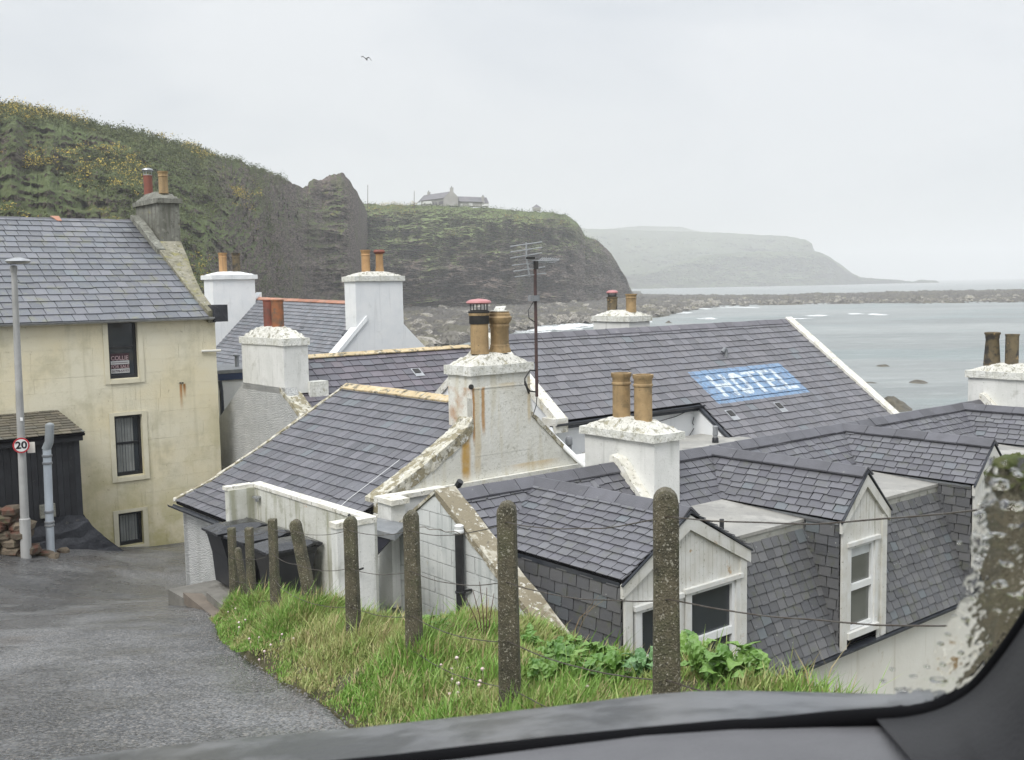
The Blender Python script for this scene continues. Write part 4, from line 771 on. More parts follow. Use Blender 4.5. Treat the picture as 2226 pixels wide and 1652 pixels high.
# ------------------------------------------------------------------ COTTAGES WITH DORMERS
TF=3.06; RZ=-2.98; MK=.9
def dormer(key,house,sc_,hw,er,wins,bw=.09,full=True):
    """gabled dormer: ridge along t, face at TF; er = eave drop"""
    D=obj('dormer',MB().prism([W(sc_-hw+.03,TF-.09,-5.75),W(sc_+hw-.03,TF-.09,-5.75),W(sc_+hw-.03,TF-.09,RZ-er-.03),W(sc_,TF-.09,RZ-.08),W(sc_-hw+.03,TF-.09,RZ-er-.03)],-N_*.10),M_deck,house)
    ft=TF+.06; tv_=er/MK   # where the eave line meets the main slope
    for sg in (-1,1):
        ev=sg*(hw+.05); ez=RZ-er*(hw+.05)/hw
        a=W(sc_+ev,tv_,ez); b=W(sc_+ev,ft,ez); c=W(sc_,ft,RZ); d=W(sc_,0,RZ)
        if sg>0: a,b,c,d=b,a,d,c
        U=(b-a).normalized(); d0_=(d if sg<0 else d)
        if sg<0: poly_pts=[a,b,c,d]
        else: poly_pts=[a,b,c,d]
        V=(poly_pts[3]-a); V=(V-U*V.dot(U)).normalized(); poly=[((p-a).dot(U),(p-a).dot(V)) for p in poly_pts]; N=U.cross(V)
        mb=MB().prism([a+U*x+V*y-N*.003 for x,y in poly],-N*.05); obj('dormer_roof',mb,M_deck,house) if False else None
        dk=obj('roof',mb,M_deck,D)
        tiles(key,'slate',D,a,U,V,poly,.225,.135,MS_d,wj=.2,jit=.012,lap=.3)
    # ridge
    ridge(D,W(sc_,-.02,RZ+.05),W(sc_,ft+.02,RZ+.05),.62,M_ridge,.16,.12)
    # face: boards cut round the windows
    P0=W(sc_-hw,TF,-5.75); ext=[(0,0),(2*hw,0),(2*hw,5.75+RZ-er),(hw,5.75+RZ-.03),(0,5.75+RZ-er)]
    hol=[(a-sc_+hw-.02,b-sc_+hw+.02,-.2,d_+5.75+.02) for a,b,c_,d_ in wins]
    tiles(key,'board',D,P0,E_,ZU,ext,bw,9,M_timber,lap=0,th=.014,tilt=0,gap=.005,jit=0,wj=.03,stag=0,holes=hol)
    # bargeboards and corner boards
    for sg in (-1,1):
        a=W(sc_,TF+.02,RZ-.045); b=W(sc_+sg*(hw+.06),TF+.02,RZ-er-.075)
        obj('bargeboard',MB().prism([a,b,b-ZU*.17,a-ZU*.19],N_*.05),M_timber,D)
        obj('corner_board',MB().obb(W(sc_+sg*hw-(.13 if sg>0 else 0),TF+.012,-5.72),E_*.13,N_*.035,ZU*(5.6+RZ-er)),M_timber,D)
        obj('verge',MB().prism([W(sc_,TF+.055,RZ+.02),W(sc_+sg*(hw+.08),TF+.055,RZ-er-.06),W(sc_+sg*(hw+.08),TF+.055,RZ-er-.085),W(sc_,TF+.055,RZ-.01)],N_*.035),M_gut,D)
    for (a,b,c_,d_) in wins:
        fr=obj('window',MB().obb(W(a,TF-.03,c_),E_*.09,N_*.07,ZU*(d_-c_)).obb(W(b-.09,TF-.03,c_),E_*.09,N_*.07,ZU*(d_-c_)).obb(W(a-.03,TF-.03,d_),E_*(b-a+.06),N_*.10,ZU*.06).obb(W(a,TF-.03,c_-.05),E_*(b-a),N_*.11,ZU*.1),M_frame,D)
        f=.06; a2,b2,c2,d2=a+.09,b-.09,c_+.06,d_; zm=(c2+d2)/2
        obj('window_frame',MB().obb(W(a2,TF-.05,c2),E_*f,N_*.06,ZU*(d2-c2)).obb(W(b2-f,TF-.05,c2),E_*f,N_*.06,ZU*(d2-c2)).obb(W(a2+f,TF-.05,d2-f),E_*(b2-a2-2*f),N_*.06,ZU*f).obb(W(a2+f,TF-.05,c2),E_*(b2-a2-2*f),N_*.06,ZU*f).obb(W(a2+f,TF-.055,zm-.05),E_*(b2-a2-2*f),N_*.07,ZU*.1),M_upvc,D)
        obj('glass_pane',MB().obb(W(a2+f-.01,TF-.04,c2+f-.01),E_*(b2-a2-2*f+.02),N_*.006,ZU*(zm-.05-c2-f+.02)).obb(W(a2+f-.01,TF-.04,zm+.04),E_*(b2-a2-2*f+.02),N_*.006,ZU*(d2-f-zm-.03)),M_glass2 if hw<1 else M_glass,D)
        if hw<1: obj('blind',MB().obb(W(a2+f,TF-.033,d2-f-.15),E_*(b2-a2-2*f),N_*.004,ZU*.15),M_blind,D)
        obj('trickle_vent',MB().obb(W(a2+f+.1,TF+.012,d2-.045),E_*(b2-a2-.35),N_*.015,ZU*.02),M_upvc,D)
    # slate hung cheeks
    for sg in (-1,1):
        zt=RZ-er-.10; s_=sc_+sg*hw
        poly3=[W(s_,tv_+.1,zt),W(s_,TF-.01,zt),W(s_,TF-.01,RZ-MK*TF+.0),]
        obj('cheek',MB().prism(poly3,-E_*sg*.06),M_deck,D)
        if sg<0:
            a=W(s_,tv_,RZ-MK*TF); U,V=N_,ZU; pl=[(0.12,zt-a.z),(TF-tv_-.01,zt-a.z),(TF-tv_-.01,0)]
            tiles(key,'slate',D,a,U,V,pl,.25,.165,MS_m,wj=.12,jit=.008,lap=.25,tilt=.022,th=.018,gap=.015)
        obj('lead_apron',MB().obb(W(s_+(0 if sg<0 else -.02),1.4,zt+.0),N_*(TF-1.42),E_*.02*1,ZU*.11) if False else MB().obb(W(s_-.035,tv_+.2,zt-.02),E_*.07,N_*(TF-tv_-.22),ZU*.10),M_lead if hw<1 else M_gut,D)
        # valley lead
        obj('valley',MB().beam(W(sc_,.0,RZ-.02),W(sc_+sg*(hw+.04),tv_+.03,RZ-er-.03),.10,.03) if sg<0 else MB().beam(W(sc_,0,RZ-.02),W(sc_+sg*(hw+.04),tv_+.03,RZ-er-.03),.10,.03),M_lead,D)
    return D
def fw(u0,v0,u1,v1):
    a=ROW.inv(PP(u0,v0,W(0,TF,0),N_)); b=ROW.inv(PP(u1,v1,W(0,TF,0),N_)); return a,b
wa=fw(1838,1192,1905,1165); wb=fw(1838,1385,1905,1352); print('D2 win',wa,wb)
wc=fw(1484,1290,1597,1262); wd=fw(1375,1330,1413,1318); print('D1 win',wc,wd)
d1=thing('dormer_cottage','nearest slate cottage with wide white boarded dormer and painted block gable','house',W(-4.2,0,-8))
d2=thing('terrace_cottage','slate roofed terrace with three narrow white dormers and felt flats between','house',W(4,0,-8))
def main_slope(key,house,s0,s1,tend,m=None,cw=.235):
    a=W(s0,tend,RZ-MK*tend); b=W(s1,tend,RZ-MK*tend)
    return roof_plane(key,house,a,b,W(s1,0,RZ),W(s0,0,RZ),cw,.15,m or MS_d,wj=.2,jit=.014)
def back_slope(house,s0,s1,tb=3.2):
    obj('roof',MB().prism([W(s0,-.01,RZ-.01),W(s1,-.01,RZ-.01),W(s1,-tb,RZ-.62*tb),W(s0,-tb,RZ-.62*tb)],-ZU*.06),M_deck,house)
# first cottage
SL1,SR1=-5.82,-2.32
rd=main_slope('D1',d1,SL1,-5.3,TF); main_slope('D1',d1,-3.1,SR1,.80); main_slope('D1',d1,-5.3,-3.1,.6)
back_slope(d1,SL1,SR1)
ridge(rd,W(SL1,0,RZ+.05),W(SR1+.1,0,RZ+.05),.62,M_ridge,.17,.13)
q3=fw(1600,1270,1600,1270)
zt1=wc[0][2]
dormer('D1',d1,-4.21,1.20,.66,[(-5.36+.14,-4.36,-5.55,zt1-.03),(-4.27,-3.14,-5.55,zt1)])
GS=-6.06
gl=ROW.inv(PP(780,1225,W(GS,0,0),E_)); gr=ROW.inv(PP(1205,1410,W(GS,0,0),E_)); print('gable',gl,gr)
gb=-7.2; kL=(-2.93-gl[2])/abs(gl[1]); kR=(-2.93-gr[2])/gr[1]
tL,tR=-3.4,3.05
gpoly=[(tL,gb),(tR,gb),(tR,-2.93-kR*tR),(0,-2.93),(tL,-2.93-kL*abs(tL))]
gw=wallp(d1,[W(GS+.02,a,b) for a,b in gpoly],E_*.2,M_white)
M_blk=mat('painted_blocks',(.62,.635,.62),(.55,.57,.56),2.5,.7,.006,26,spots=[((.38,.41,.41),3.,.55,.7,.6),((.45,.36,.18),5,.66,.72,.7),((.16,.17,.16),26,.63,.68,.55)],streak=((.34,.37,.36),.55,.5,.68),rnd=.08)
M_mort=mat('painted_joint',(.70,.70,.67),rough=.8)
tiles('D1','block',gw,W(GS+.018,tL,gb),N_,ZU,[(a-tL,b-gb) for a,b in gpoly],.55,.235,M_blk,lap=0,th=.016,tilt=0,gap=.014,jit=0,wj=.04)
mb=MB(); ribbon(mb,[W(GS-.02,0,-2.86),W(GS-.02,gr[1]*.5,-2.86-kR*gr[1]*.5),W(GS-.02,tR,-2.86-kR*tR)],E_*.36,.11,.012); obj('skew',mb,mat('lichen_skew',(.52,.50,.42),(.36,.33,.26),6,.85,.02,30,spots=[((.20,.17,.11),2.6,.42,.5,.9),((.62,.61,.55),12,.58,.62,.85),((.11,.10,.08),20,.6,.66,.7)]),d1,'lichen stained sloping skew of the near gable')
mb=MB(); ribbon(mb,[W(GS-.03,0,-2.87),W(GS-.03,tL,-2.87-kL*abs(tL))],E_*.14,.05,.006); obj('skew',mb,M_cope,d1)
pq=ROW.inv(PP(1000,1390,W(GS-.09,0,0),E_)); pt_=ROW.inv(PP(998,1158,W(GS-.09,0,0),E_)); pz=pt_[2]
vpp=obj('soil_pipe',MB().tube([W(GS-.09,pt_[1],pz),W(GS-.09,pt_[1]+.0,gb)],.062,14),M_pipe,d1); obj('pipe_cap',MB().lathe(W(GS-.09,pt_[1],pz),[(.066,0),(.07,.01),(.07,.04),(.062,.05),(.066,.1),(.03,.12)],14),M_upvc,vpp); obj('pipe_clip',MB().lathe(W(GS-.09,pt_[1],pz-.85),[(.068,0),(.075,.005),(.075,.03),(.068,.035)],14).beam(W(GS-.09,pt_[1],pz-.83),W(GS-.02,pt_[1]+.16,pz-.78),.03,.03),M_pipe,vpp)
fl_=PP(985,1062,W(GS+.5,-.2,0),E_); obj('flue',MB().tube([fl_-ZU*.18-N_*.1,fl_+ZU*.12+N_*.12+E_*.05],.05,12),M_pipe,d1)
wallp(d1,[W(GS+.2,TF-.1,-9),W(-2.1,TF-.1,-9),W(-2.1,TF-.1,-5.76),W(GS+.2,TF-.1,-5.76)],-N_*.2,M_cream)
# chimney D
mb=MB(); ribbon(mb,[W(-2.5,-.1,RZ+.18),W(-2.5,.12,RZ+.13),W(-2.5,.72,RZ-MK*.72+.12)],E_*.24,.2,.012); obj('skew',mb,M_copew,d2)
cD=chimney(d2,ROW,-2.30,-1.70,-.89,.72,-4.4,-2.41,M_white,M_cap,.13,.07,.20)
for t_,r_ in ((-.30,.155),(.20,.155)): pot(cD,W(-2.0,t_,-2.27),.78,r_,'roll',M_potb,label=None)
# terrace
SR2=11.4; DS=(-.05,4.06,8.95)
r2=None
for a,b in ((-1.75,11.4),):
    r2=main_slope('D2',d2,a,b,.80)
back_slope(d2,-1.75,SR2)
ridge(r2,W(-1.8,0,RZ+.05),W(SR2,0,RZ+.05),.48,M_ridge,.17,.13)
w2=(wa[0][0],wa[1][0]); zt2=(wa[0][2]+wa[1][2])/2; zb2=(wb[0][2]+wb[1][2])/2
for i,s_ in enumerate(DS):
    dx=s_-DS[0]
    dormer('D2',d2,s_,.62,.64,[(w2[0]+dx,w2[1]+dx,zb2,zt2)],bw=.085)
segs=[(-3.06,-.70),(.60,3.42),(4.70,8.3),(9.6,11.4)]
for i,(a,b) in enumerate(segs):
    h=d1 if False else d2
    fe=2.37; fz_=-3.74
    obj('felt_flat',MB().prism([W(a+.01,.78,-3.66),W(b-.01,.78,-3.66),W(b-.01,fe+.06,fz_),W(a+.01,fe+.06,fz_)],-ZU*.05),M_flat,h)
    obj('fascia',MB().obb(W(a+.01,fe,fz_-.17),E_*(b-a-.02),N_*.045,ZU*.165),mat('fascia_grey',(.36,.36,.33),(.26,.26,.23),3,.7,.006,24,spots=[((.10,.10,.07),6,.55,.66,.7),((.30,.27,.08),3,.62,.7,.5)]) if i==0 else bpy.data.materials['fascia_grey'],h)
    A=W(a,TF,-5.74); B=W(b,TF,-5.74); C=W(b,fe+.02,-3.9); Dd=W(a,fe+.02,-3.9)
    roof_plane('D2',h,A,B,C,Dd,.205,.150,MS_m,wj=.10,jit=.012,lap=.25,tilt=.026,th=.02,gap=.015)
wallp(d2,[W(-2.09,TF-.1,-10),W(SR2,TF-.1,-10),W(SR2,TF-.1,-5.78),W(-2.09,TF-.1,-5.78)],-N_*.25,M_cream,label='long cream rendered front wall')
obj('eaves_strip',MB().obb(W(-2.5,TF-.08,-5.79),E_*(SR2+2.5),N_*.16,ZU*.04),M_gut,d2)
wallp(d2,[W(SR2,0,-10),W(SR2,TF-.1,-10),W(SR2,TF-.1,-5.6),W(SR2,0,RZ)],-E_*.2,M_cream)
def onwall(u,v): return PP(u,v,W(0,TF-.1,0),N_)
for (u,v,a,b,m_) in ((2065,1475,.28,.34,M_ridge_y),(2128,1440,.42,.28,M_lead)):
    p_=onwall(u,v); obj('wall_vent',MB().obb(p_+N_*.002-ZU*b*.3,E_*a,N_*.05,ZU*b),M_cream,d2); obj('vent_cover',MB().obb(p_+N_*.052+E_*.04-ZU*b*.2,E_*(a-.08),N_*.02,ZU*(b*.8)),M_potb if m_ is M_ridge_y else M_lead,d2)
vq3=PP(1569,1147,W(0,0,-3.68),ZU); obj('roof_vent',MB().tube([vq3-ZU*.02,vq3+ZU*.13],.035,8),M_black,d2)
# chimney E at the far end
i1=ROW.inv(PP(2105,815,W(10.0,0,0),E_)); i2=ROW.inv(PP(2172,795,W(10.0,0,0),E_)); print('E',i1,i2)
cE=chimney(d2,ROW,10.0,10.65,i1[1],i1[1]+2.0,-4,i1[2]+.12,M_white,M_cap,.17,.06,.2,label='white chimney with a sooty tapered pot at the far end')
for u,v,st,m_,hh in ((2156,795,'taper',M_potd,.86),(2199,797,'plain',M_potd,.78)):
    c_=ROW.inv(PP(u,v,W(10.3,0,0),E_)); pot(cE,W(10.3,c_[1],i1[2]+.22),hh,.17 if st=='taper' else .15,st,m_)
mb=MB(); ribbon(mb,[W(9.8,.0,RZ+.22),W(9.8,.1,RZ+.2),W(9.8,1.,RZ-.7)],E_*.24,.2,.012); obj('skew',mb,M_copew,d2)

# ------------------------------------------------------------------ BIN STORE
FLZ=-4.38
bsx=thing('bin_store','open concrete bin enclosure with stained white walls below the slate roof','enclosure',W(-7.7,-1.2,FLZ))
zt_=-2.97
obj('wall',MB().obb(W(-7.5,-2.90,FLZ-.6),E_*.13,N_*3.42,ZU*(zt_-FLZ+.6-.05)).obb(W(-7.95,-2.90,FLZ-.6),E_*.45,N_*.13,ZU*(zt_-FLZ+.6-.05)),M_conc,bsx)
mb=MB(); ribbon(mb,[W(-7.52,-2.92,zt_),W(-7.52,.5,zt_)],E_*.17,.055,.004); ribbon(mb,[W(-7.97,-2.79,zt_+.004),W(-7.53,-2.79,zt_+.004)],-N_*.15,.055,.004); obj('coping',mb,M_copew,bsx)
obj('pier',MB().obb(W(-8.02,.47,FLZ-.8),E_*.55,N_*.15,ZU*(zt_-FLZ+.76)),M_white,bsx); mb=MB(); ribbon(mb,[W(-8.04,.455,zt_+.03),W(-7.45,.455,zt_+.03)],N_*.18,.07,.003); obj('coping',mb,M_copew,bsx)
obj('floor_slab',MB().obb(W(-8.9,-2.9,FLZ-.35),E_*1.4,N_*3.5,ZU*.35),mat('worn_slab',(.18,.17,.15),(.12,.115,.10),4,.8,.01,20),bsx)
obj('lamp_bracket',MB().lathe(W(-7.56,-2.62,zt_-.25),[(.02,0),(.035,.03),(.035,.07),(.0,.08)],10).obb(W(-7.6,-2.7,zt_-.2),E_*.1,N_*.1,ZU*.03),M_alu,bsx)
def bin_(c,yaw,label):
    t=thing('wheelie_bin',label,'bin',c,'black wheelie bins in the enclosure'); R=Matrix.Rotation(yaw,3,'Z'); o=Vector(c)
    def P(x,y,z): return o+R@Vector((x,y,z))
    b0,t0,h=.26,.285,.86
    sect=[(b0,.23,.06),(b0+.02,.26,.5),(t0-.01,.33,h-.08),(t0,.34,h-.075),(t0+.015,.355,h)]
    vs=[];fs=[]
    for (x,y,z) in sect: vs+=[P(-x,-y,z),P(x,-y,z),P(x,y,z),P(-x,y,z)]
    for i in range(len(sect)-1):
        for k in range(4): fs.append((i*4+k,i*4+(k+1)%4,i*4+4+(k+1)%4,i*4+4+k))
    fs+=[(3,2,1,0),(16,17,18,19)]
    obj('body',MB().add(vs,fs),M_black,t)
    n=8; vs=[];fs=[]
    for i in range(n+1):
        for j in range(n+1):
            x=-1+2*i/n; y=-1+2*j/n; z=h+.02+.055*(1-max(abs(x),abs(y))**3)+(.018 if abs(x)<.62 and abs(y)<.55 else 0)+.03*(y>.6)
            vs.append(P(x*.30,y*.39-.01,z))
    fs=[(i*(n+1)+j,(i+1)*(n+1)+j,(i+1)*(n+1)+j+1,i*(n+1)+j+1) for i in range(n) for j in range(n)]
    for a,bb,cc_ in ((-1,-1,0),): pass
    edge=[i*(n+1) for i in range(n+1)]+[n*(n+1)+j for j in range(1,n+1)]+[i*(n+1)+n for i in range(n-1,-1,-1)]+[j for j in range(n-1,0,-1)]
    base=len(vs); 
    for e_ in edge: vs.append(Vector(vs[e_])-ZU*.035)
    for i in range(len(edge)): j=(i+1)%len(edge); fs.append((edge[j],edge[i],base+i,base+j))
    obj('lid',MB().add(vs,fs),M_bin,t)
    obj('handle',MB().tube([P(-.26,.37,h-.02),P(-.26,.44,h+.01),P(.26,.44,h+.01),P(.26,.37,h-.02)],.016,8),M_black,t)
    for x in (-.26,.26): obj('wheel',MB().lathe(P(x-.03,.25,.10),[(.02,0),(.10,.0),(.10,.05),(.02,.05)],18,axis=R@Vector((1,0,0))),M_black,t)
    obj('axle',MB().tube([P(-.25,.25,.1),P(.25,.25,.1)],.012,6),M_alu,t)
    return t
M_bin=mat('wet_black_lid',(.02,.021,.024),(.03,.031,.034),5,.14,.03,5)
yw=math.atan2(E_.y,E_.x)-math.pi/2
yawb=math.atan2(N_.y,N_.x)+math.pi  # bin width along N
for i,(tt,ss,dz,lb_) in enumerate(((-2.42,-8.02,.0,'black wheelie bin at the left, its wheel against the slab edge'),(-1.67,-8.0,.01,'black wheelie bin in the middle of the three'),(-.92,-7.98,0,'black wheelie bin at the right beside the white pier'))):
    bin_(W(ss,tt,FLZ+dz),math.atan2(N_.y,N_.x)+random.uniform(-.05,.05),lb_)
# bits right of the bin store
pp=thing('coped_pier','small white pier with an L shaped coping between bin store and cottage gable','pier',W(-6.6,-.6,-4.4))
p1=PY(812,1078,15.5); pi=ROW.inv(p1); print('pier',pi)
s_,t_,z_=pi; 
obj('wall',MB().obb(W(s_+.04,t_+.05,-4.8),E_*.26,N_*.36,ZU*(4.8+z_-.06)),M_white,pp)
mb=MB(); ribbon(mb,[W(s_,t_,z_),W(s_,t_+.50,z_)],E_*.32,.08,.003); ribbon(mb,[W(s_+.3,t_+.02,z_),W(s_+1.2,t_+.02,z_)],N_*.2,.07,.003); obj('coping',mb,M_copew,pp)
obj('wall',MB().obb(W(s_+.3,t_+.05,-4.8),E_*.9,N_*.12,ZU*(4.8+z_-.08)),M_white,pp)
lt_=thing('lean_to','low dark lean-to with grey felt top beside the cottage gable','lean-to',W(-7,-.2,-4.4))
a=PY(783,1143,14.9); b=PY(858,1162,14.7); c=PY(884,1138,15.1); d=PY(815,1124,15.35)
obj('roof',MB().prism([a,b,c,d],-ZU*.09),M_lead,lt_)
obj('wall',MB().prism([PY(788,1150,14.95),PY(853,1168,14.75),PY(835,1188,14.75),PY(793,1236,14.9),PY(786,1240,14.95)],Vector((.05,.3,0))),mat('navy_box',(.028,.03,.045),(.035,.035,.05),4,.5),lt_)
bl=thing('leaning_bar','thin black bar frame leaning against the white pier','bar',PY(745,1285,12.9)); B1_,B2_=PY(790,1140,13.1),PY(735,1283,12.9)
obj('bar',MB().tube([B1_,B2_],.018,6),M_black,bl); obj('bar',MB().tube([PY(757,1118,13.1),PY(786,1148,13.1)],.02,6).tube([PY(785,1192,13.05),PY(771,1198,13.0)],.014,6).tube([PY(762,1245,12.95),PY(790,1235,12.9)],.014,6),M_black,bl)
# ------------------------------------------------------------------ FENCE
PD=[(2210,1003,2.6,1.5,0.),(1447,1062,3.8,1.85,0.),(1101,1090,5.2,2.2,0),(893,1110,6.9,2.52,0),(761,1123,8.1,2.85,0),(640,1130,9.4,3.0,.19),(592,1128,10.4,3.36,.0),(541,1147,11.3,3.5,0.),(503,1147,11.9,3.62,.0),(516,1190,11.7,3.7,.06)]
fence=thing('concrete_post_fence','weathered speckled concrete posts joined by sagging rusty wire on the bank','fence',PY(1447,1062,3.8)+Vector((0,0,-1.1)))
tops=[]
fdir=Vector((.69,-.72,0))
for i,(u,v,Y,zb,lean) in enumerate(PD):
    p_=PY(u,v,Y); wd=.118 if i<6 else (.10 if i!=9 else .085); hw_=wd/2; tops.append(p_)
    if i==0: wd=.124; hw_=wd/2
    bz_=-zb-.35; L=p_.z-bz_
    ax_=Vector((-lean,0,1)).normalized() if i!=5 else Vector((-.17,.02,1)).normalized()
    if i==9: ax_=Vector((-.12,0,1)).normalized()
    base=p_-ax_*L; x_=Vector((1,-.12,0)); x_=(x_-ax_*x_.dot(ax_)).normalized(); y_=ax_.cross(x_)
    prof=[]; wt=.80
    flat=i in (7,8,6)
    for k in range(9):
        a=math.pi*k/8; prof.append((hw_*wt*math.cos(a)*1.0,(L-hw_*.9+hw_*.9*math.sin(a)) if not flat else (L if 0<k<8 else L-.015)))
    prof+= [(-hw_*wt,L*.75),(-hw_*.9,L*.4),(-hw_,0),(hw_,0),(hw_*.9,L*.4),(hw_*wt,L*.75)]
    # chamfered solid: three slices in depth
    vs=[];n=len(prof)
    for yy,ins in ((-hw_*.9,.012),(-hw_*.9+.012,0),(hw_*.9-.012,0),(hw_*.9,.012)):
        for (a,h) in prof:
            vs.append(base+x_*(a*(1-ins/hw_))+y_*yy+ax_*(h-(ins if h>L*.8 else 0)+random.uniform(-.0015,.0015)))
    fs=[tuple(range(n-1,-1,-1)),tuple(range(3*n,4*n))]+[(r*n+k,r*n+(k+1)%n,(r+1)*n+(k+1)%n,(r+1)*n+k) for r in range(3) for k in range(n)]
    lab={0:'nearest post at the right edge with a thick green moss cap',5:'post leaning to the left',9:'thin pale post leaning in front of the last square post'}.get(i)
    po=obj('post',MB().add(vs,fs),M_post,fence,lab)
    bpy.context.view_layer.update()
    bm_=po.data
    import bmesh
    B=bmesh.new(); B.from_mesh(bm_); bmesh.ops.recalc_face_normals(B,faces=B.faces); B.to_mesh(bm_); B.free()
    if i==0:
        mb=MB(); g=14; vs=[];fs=[]
        for a in range(g+1):
            for b_ in range(g+1):
                th_=math.pi*.62*a/g; ph=2*math.pi*b_/g; r=.074+.012*mnoise.noise(Vector((math.cos(ph)*2+a*.4,math.sin(ph)*2,a*.6)))
                vs.append(p_-ZU*.045+Vector((r*math.sin(th_)*math.cos(ph),r*math.sin(th_)*math.sin(ph)*.95,r*.85*math.cos(th_))))
        fs=[(a*(g+1)+b_,(a+1)*(g+1)+b_,(a+1)*(g+1)+b_+1,a*(g+1)+b_+1) for a in range(g) for b_ in range(g)]
        obj('moss_cap',mb.add(vs,fs,True),M_mossg,po)
drops=[.09,.40,.70,.93]
for wi,dz in enumerate(drops):
    pts=[]
    seq=[tops[8],tops[7],tops[6],tops[5],tops[4],tops[3],tops[2],tops[1],tops[0]]
    dzz=[dz*.85]*3+[dz]*6
    ends=[]
    for k,p_ in enumerate(seq):
        off=Vector((-.0,-.075 if k>3 else -.06,0)); j=dz
        ends.append(p_+off-ZU*(dz*(1. if k>2 else .85)+(.03 if k==5 and wi==0 else 0)+{0:0,1:.0,2:.01,3:.02}[wi]))
    e0=ends[-1]+(ends[-1]-ends[-2])*1.2
    ends.append(e0)
    for k in range(len(ends)-1):
        a,b=ends[k],ends[k+1]; sag=.05*(b-a).length*(1 if wi else .75)
        for q_ in range(12):
            f=q_/12; p_=a.lerp(b,f)-ZU*sag*4*f*(1-f)*(.5 if wi else .7)
            p_+=Vector([mnoise.noise(Vector((wi*7+k+f*5,i_*9.,1)))*.006 for i_ in range(3)]); pts.append(p_)
    obj('wire',MB().tube(pts,.0028,5),M_wire,fence)
# twisted loose end at the third post
e=tops[3]+Vector((.06,-.06,-.1)); obj('wire',MB().tube([e+Vector((.035*k,0,-.006*k+.008*math.sin(k*2.1))) for k in range(9)],.003,5),M_wire,fence,'loose twisted end of wire at a post')
# ------------------------------------------------------------------ GROUND, ROAD, BANK
epx=[(395,1290),(420,1308),(470,1355),(480,1390),(545,1440),(620,1488),(700,1530),(755,1575),(800,1605)]
eg=[ground_at(u,v) for u,v in epx]
ey=[-8,0,3.0]+[p.y for p in eg[::-1]]; ex=[2.9,1.75,.35]+[p.x for p in eg[::-1]]
order=np.argsort(ey); ey=list(np.array(ey)[order]); ex=list(np.array(ex)[order]); ey+=[ey[-1]+1.0,20.5,24,30,60]; ex+=[ex[-1]-.25,W(-6.95,-7.2,0).x-.1,-6.0,-6.,-6]
edge=lambda Y: float(np.interp(Y,ey,ex))
print('edge',[(round(a,2),round(b,2)) for a,b in zip(ex,ey)])
C=[]
for Y in (-8,-4,0,2,4,6,8,10,12,14,17,19,21,22.5,25,28,34,42):
    for dx in (0,1.5,3,5,9,18,32): C.append((edge(Y)-dx,Y,float(zroad(edge(Y)-dx,Y))-.03))
fp=[(PY(u,v,Y).x,Y,-zb) for (u,v,Y,zb,l) in PD[:9]]
fp=[(2.6,1.2,-1.15),(3.8,0,-1.0)]+fp
for i,(x,y,z) in enumerate(fp):
    C.append((x,y,z)); k=1.0 if y<8.5 else .4
    C.append((x+.62*k,y+.60*k,z-.03)); 
    if y<8.8 and not 1<y<5.5: C.append((x+1.15,y+1.1,z-.30)); C.append((x+1.9,y+1.8,z-1.2)); C.append((x+3.,y+2.7,z-2.9))
    # slope between road edge and fence
    xe=edge(y); C.append((xe+(x-xe)*.45,y,zr(y)+(z-zr(y))*.62)); C.append((xe+(x-xe)*.12,y,zr(y)+.04))
for u_,v_,Y_ in ((1180,1425,6.4),(1300,1425,6.0),(1400,1425,5.6),(1500,1445,5.1),(1600,1465,4.7),(1700,1490,4.35),(1790,1520,4.1),(1950,1640,3.6)):
    p_=PY(u_,v_,Y_); C.append(tuple(p_)); q_=p_*.86; C.append((q_.x-.05,q_.y,p_.z+.02)); C.append((p_.x+.5,p_.y+.7,p_.z-.75)); C.append((p_.x+1.4,p_.y+1.7,p_.z-2.6))
for s_,t_,z_ in ((-8.9,-2.9,FLZ-.05),(-8,.4,FLZ-.1),(-7,-2,FLZ-.1),(-8.7,.9,FLZ-.12),(-7.5,1.4,-4.6),(-6.9,-7.2,-5.8),(-7.3,-5,-5.2),(-6,-5,-6),(-6.2,2.8,-5.9),(-6.2,0,-5.6),(-4,4,-8),(0,4,-8.2),(5,4,-8.6),(10,5,-9),(-3,8,-6.8),(3,9,-8.5),(0,-8,-8.4),(5,-8,-9.2),(-4,-12,-8),(-3.5,-17,-7.8),(12,-5,-10),(8,-12,-10.3),(15,3,-10),(3,14,-8.5),(14,12,-10)):
    p_=W(s_,t_,z_); C.append(tuple(p_))
for x,y,z in ((20,45,-12),(0,55,-12),(-20,55,-10.5),(40,30,-12),(55,10,-12),(25,62,-13.2),(50,48,-13.6),(0,80,-14.5),(40,80,-15),(80,60,-15.5),(80,10,-14.5),(-30,80,-12),(-50,60,-8),(12,-6,-5),(30,-6,-9),(-50,20,-4)): C.append((x,y,z))
C=np.array(C); 
D_=np.hypot(C[:,None,0]-C[None,:,0],C[:,None,1]-C[None,:,1]); n=len(C)
A=np.zeros((n+3,n+3)); A[:n,:n]=D_+np.eye(n)*-.02; A[:n,n]=1; A[:n,n+1]=C[:,0]; A[:n,n+2]=C[:,1]; A[n,:n]=1; A[n+1,:n]=C[:,0]; A[n+2,:n]=C[:,1]
wts=np.linalg.lstsq(A,np.concatenate([C[:,2],[0,0,0]]),rcond=None)[0]
def TZ(X,Y):
    X=np.asarray(X,float); Y=np.asarray(Y,float); sh=X.shape; X=X.ravel(); Y=Y.ravel(); o=np.zeros(len(X))
    for k in range(0,len(X),20000):
        sl_=slice(k,k+20000); d=np.hypot(X[sl_,None]-C[None,:,0],Y[sl_,None]-C[None,:,1]); o[sl_]=d@wts[:n]+wts[n]+wts[n+1]*X[sl_]+wts[n+2]*Y[sl_]
    return o.reshape(sh)
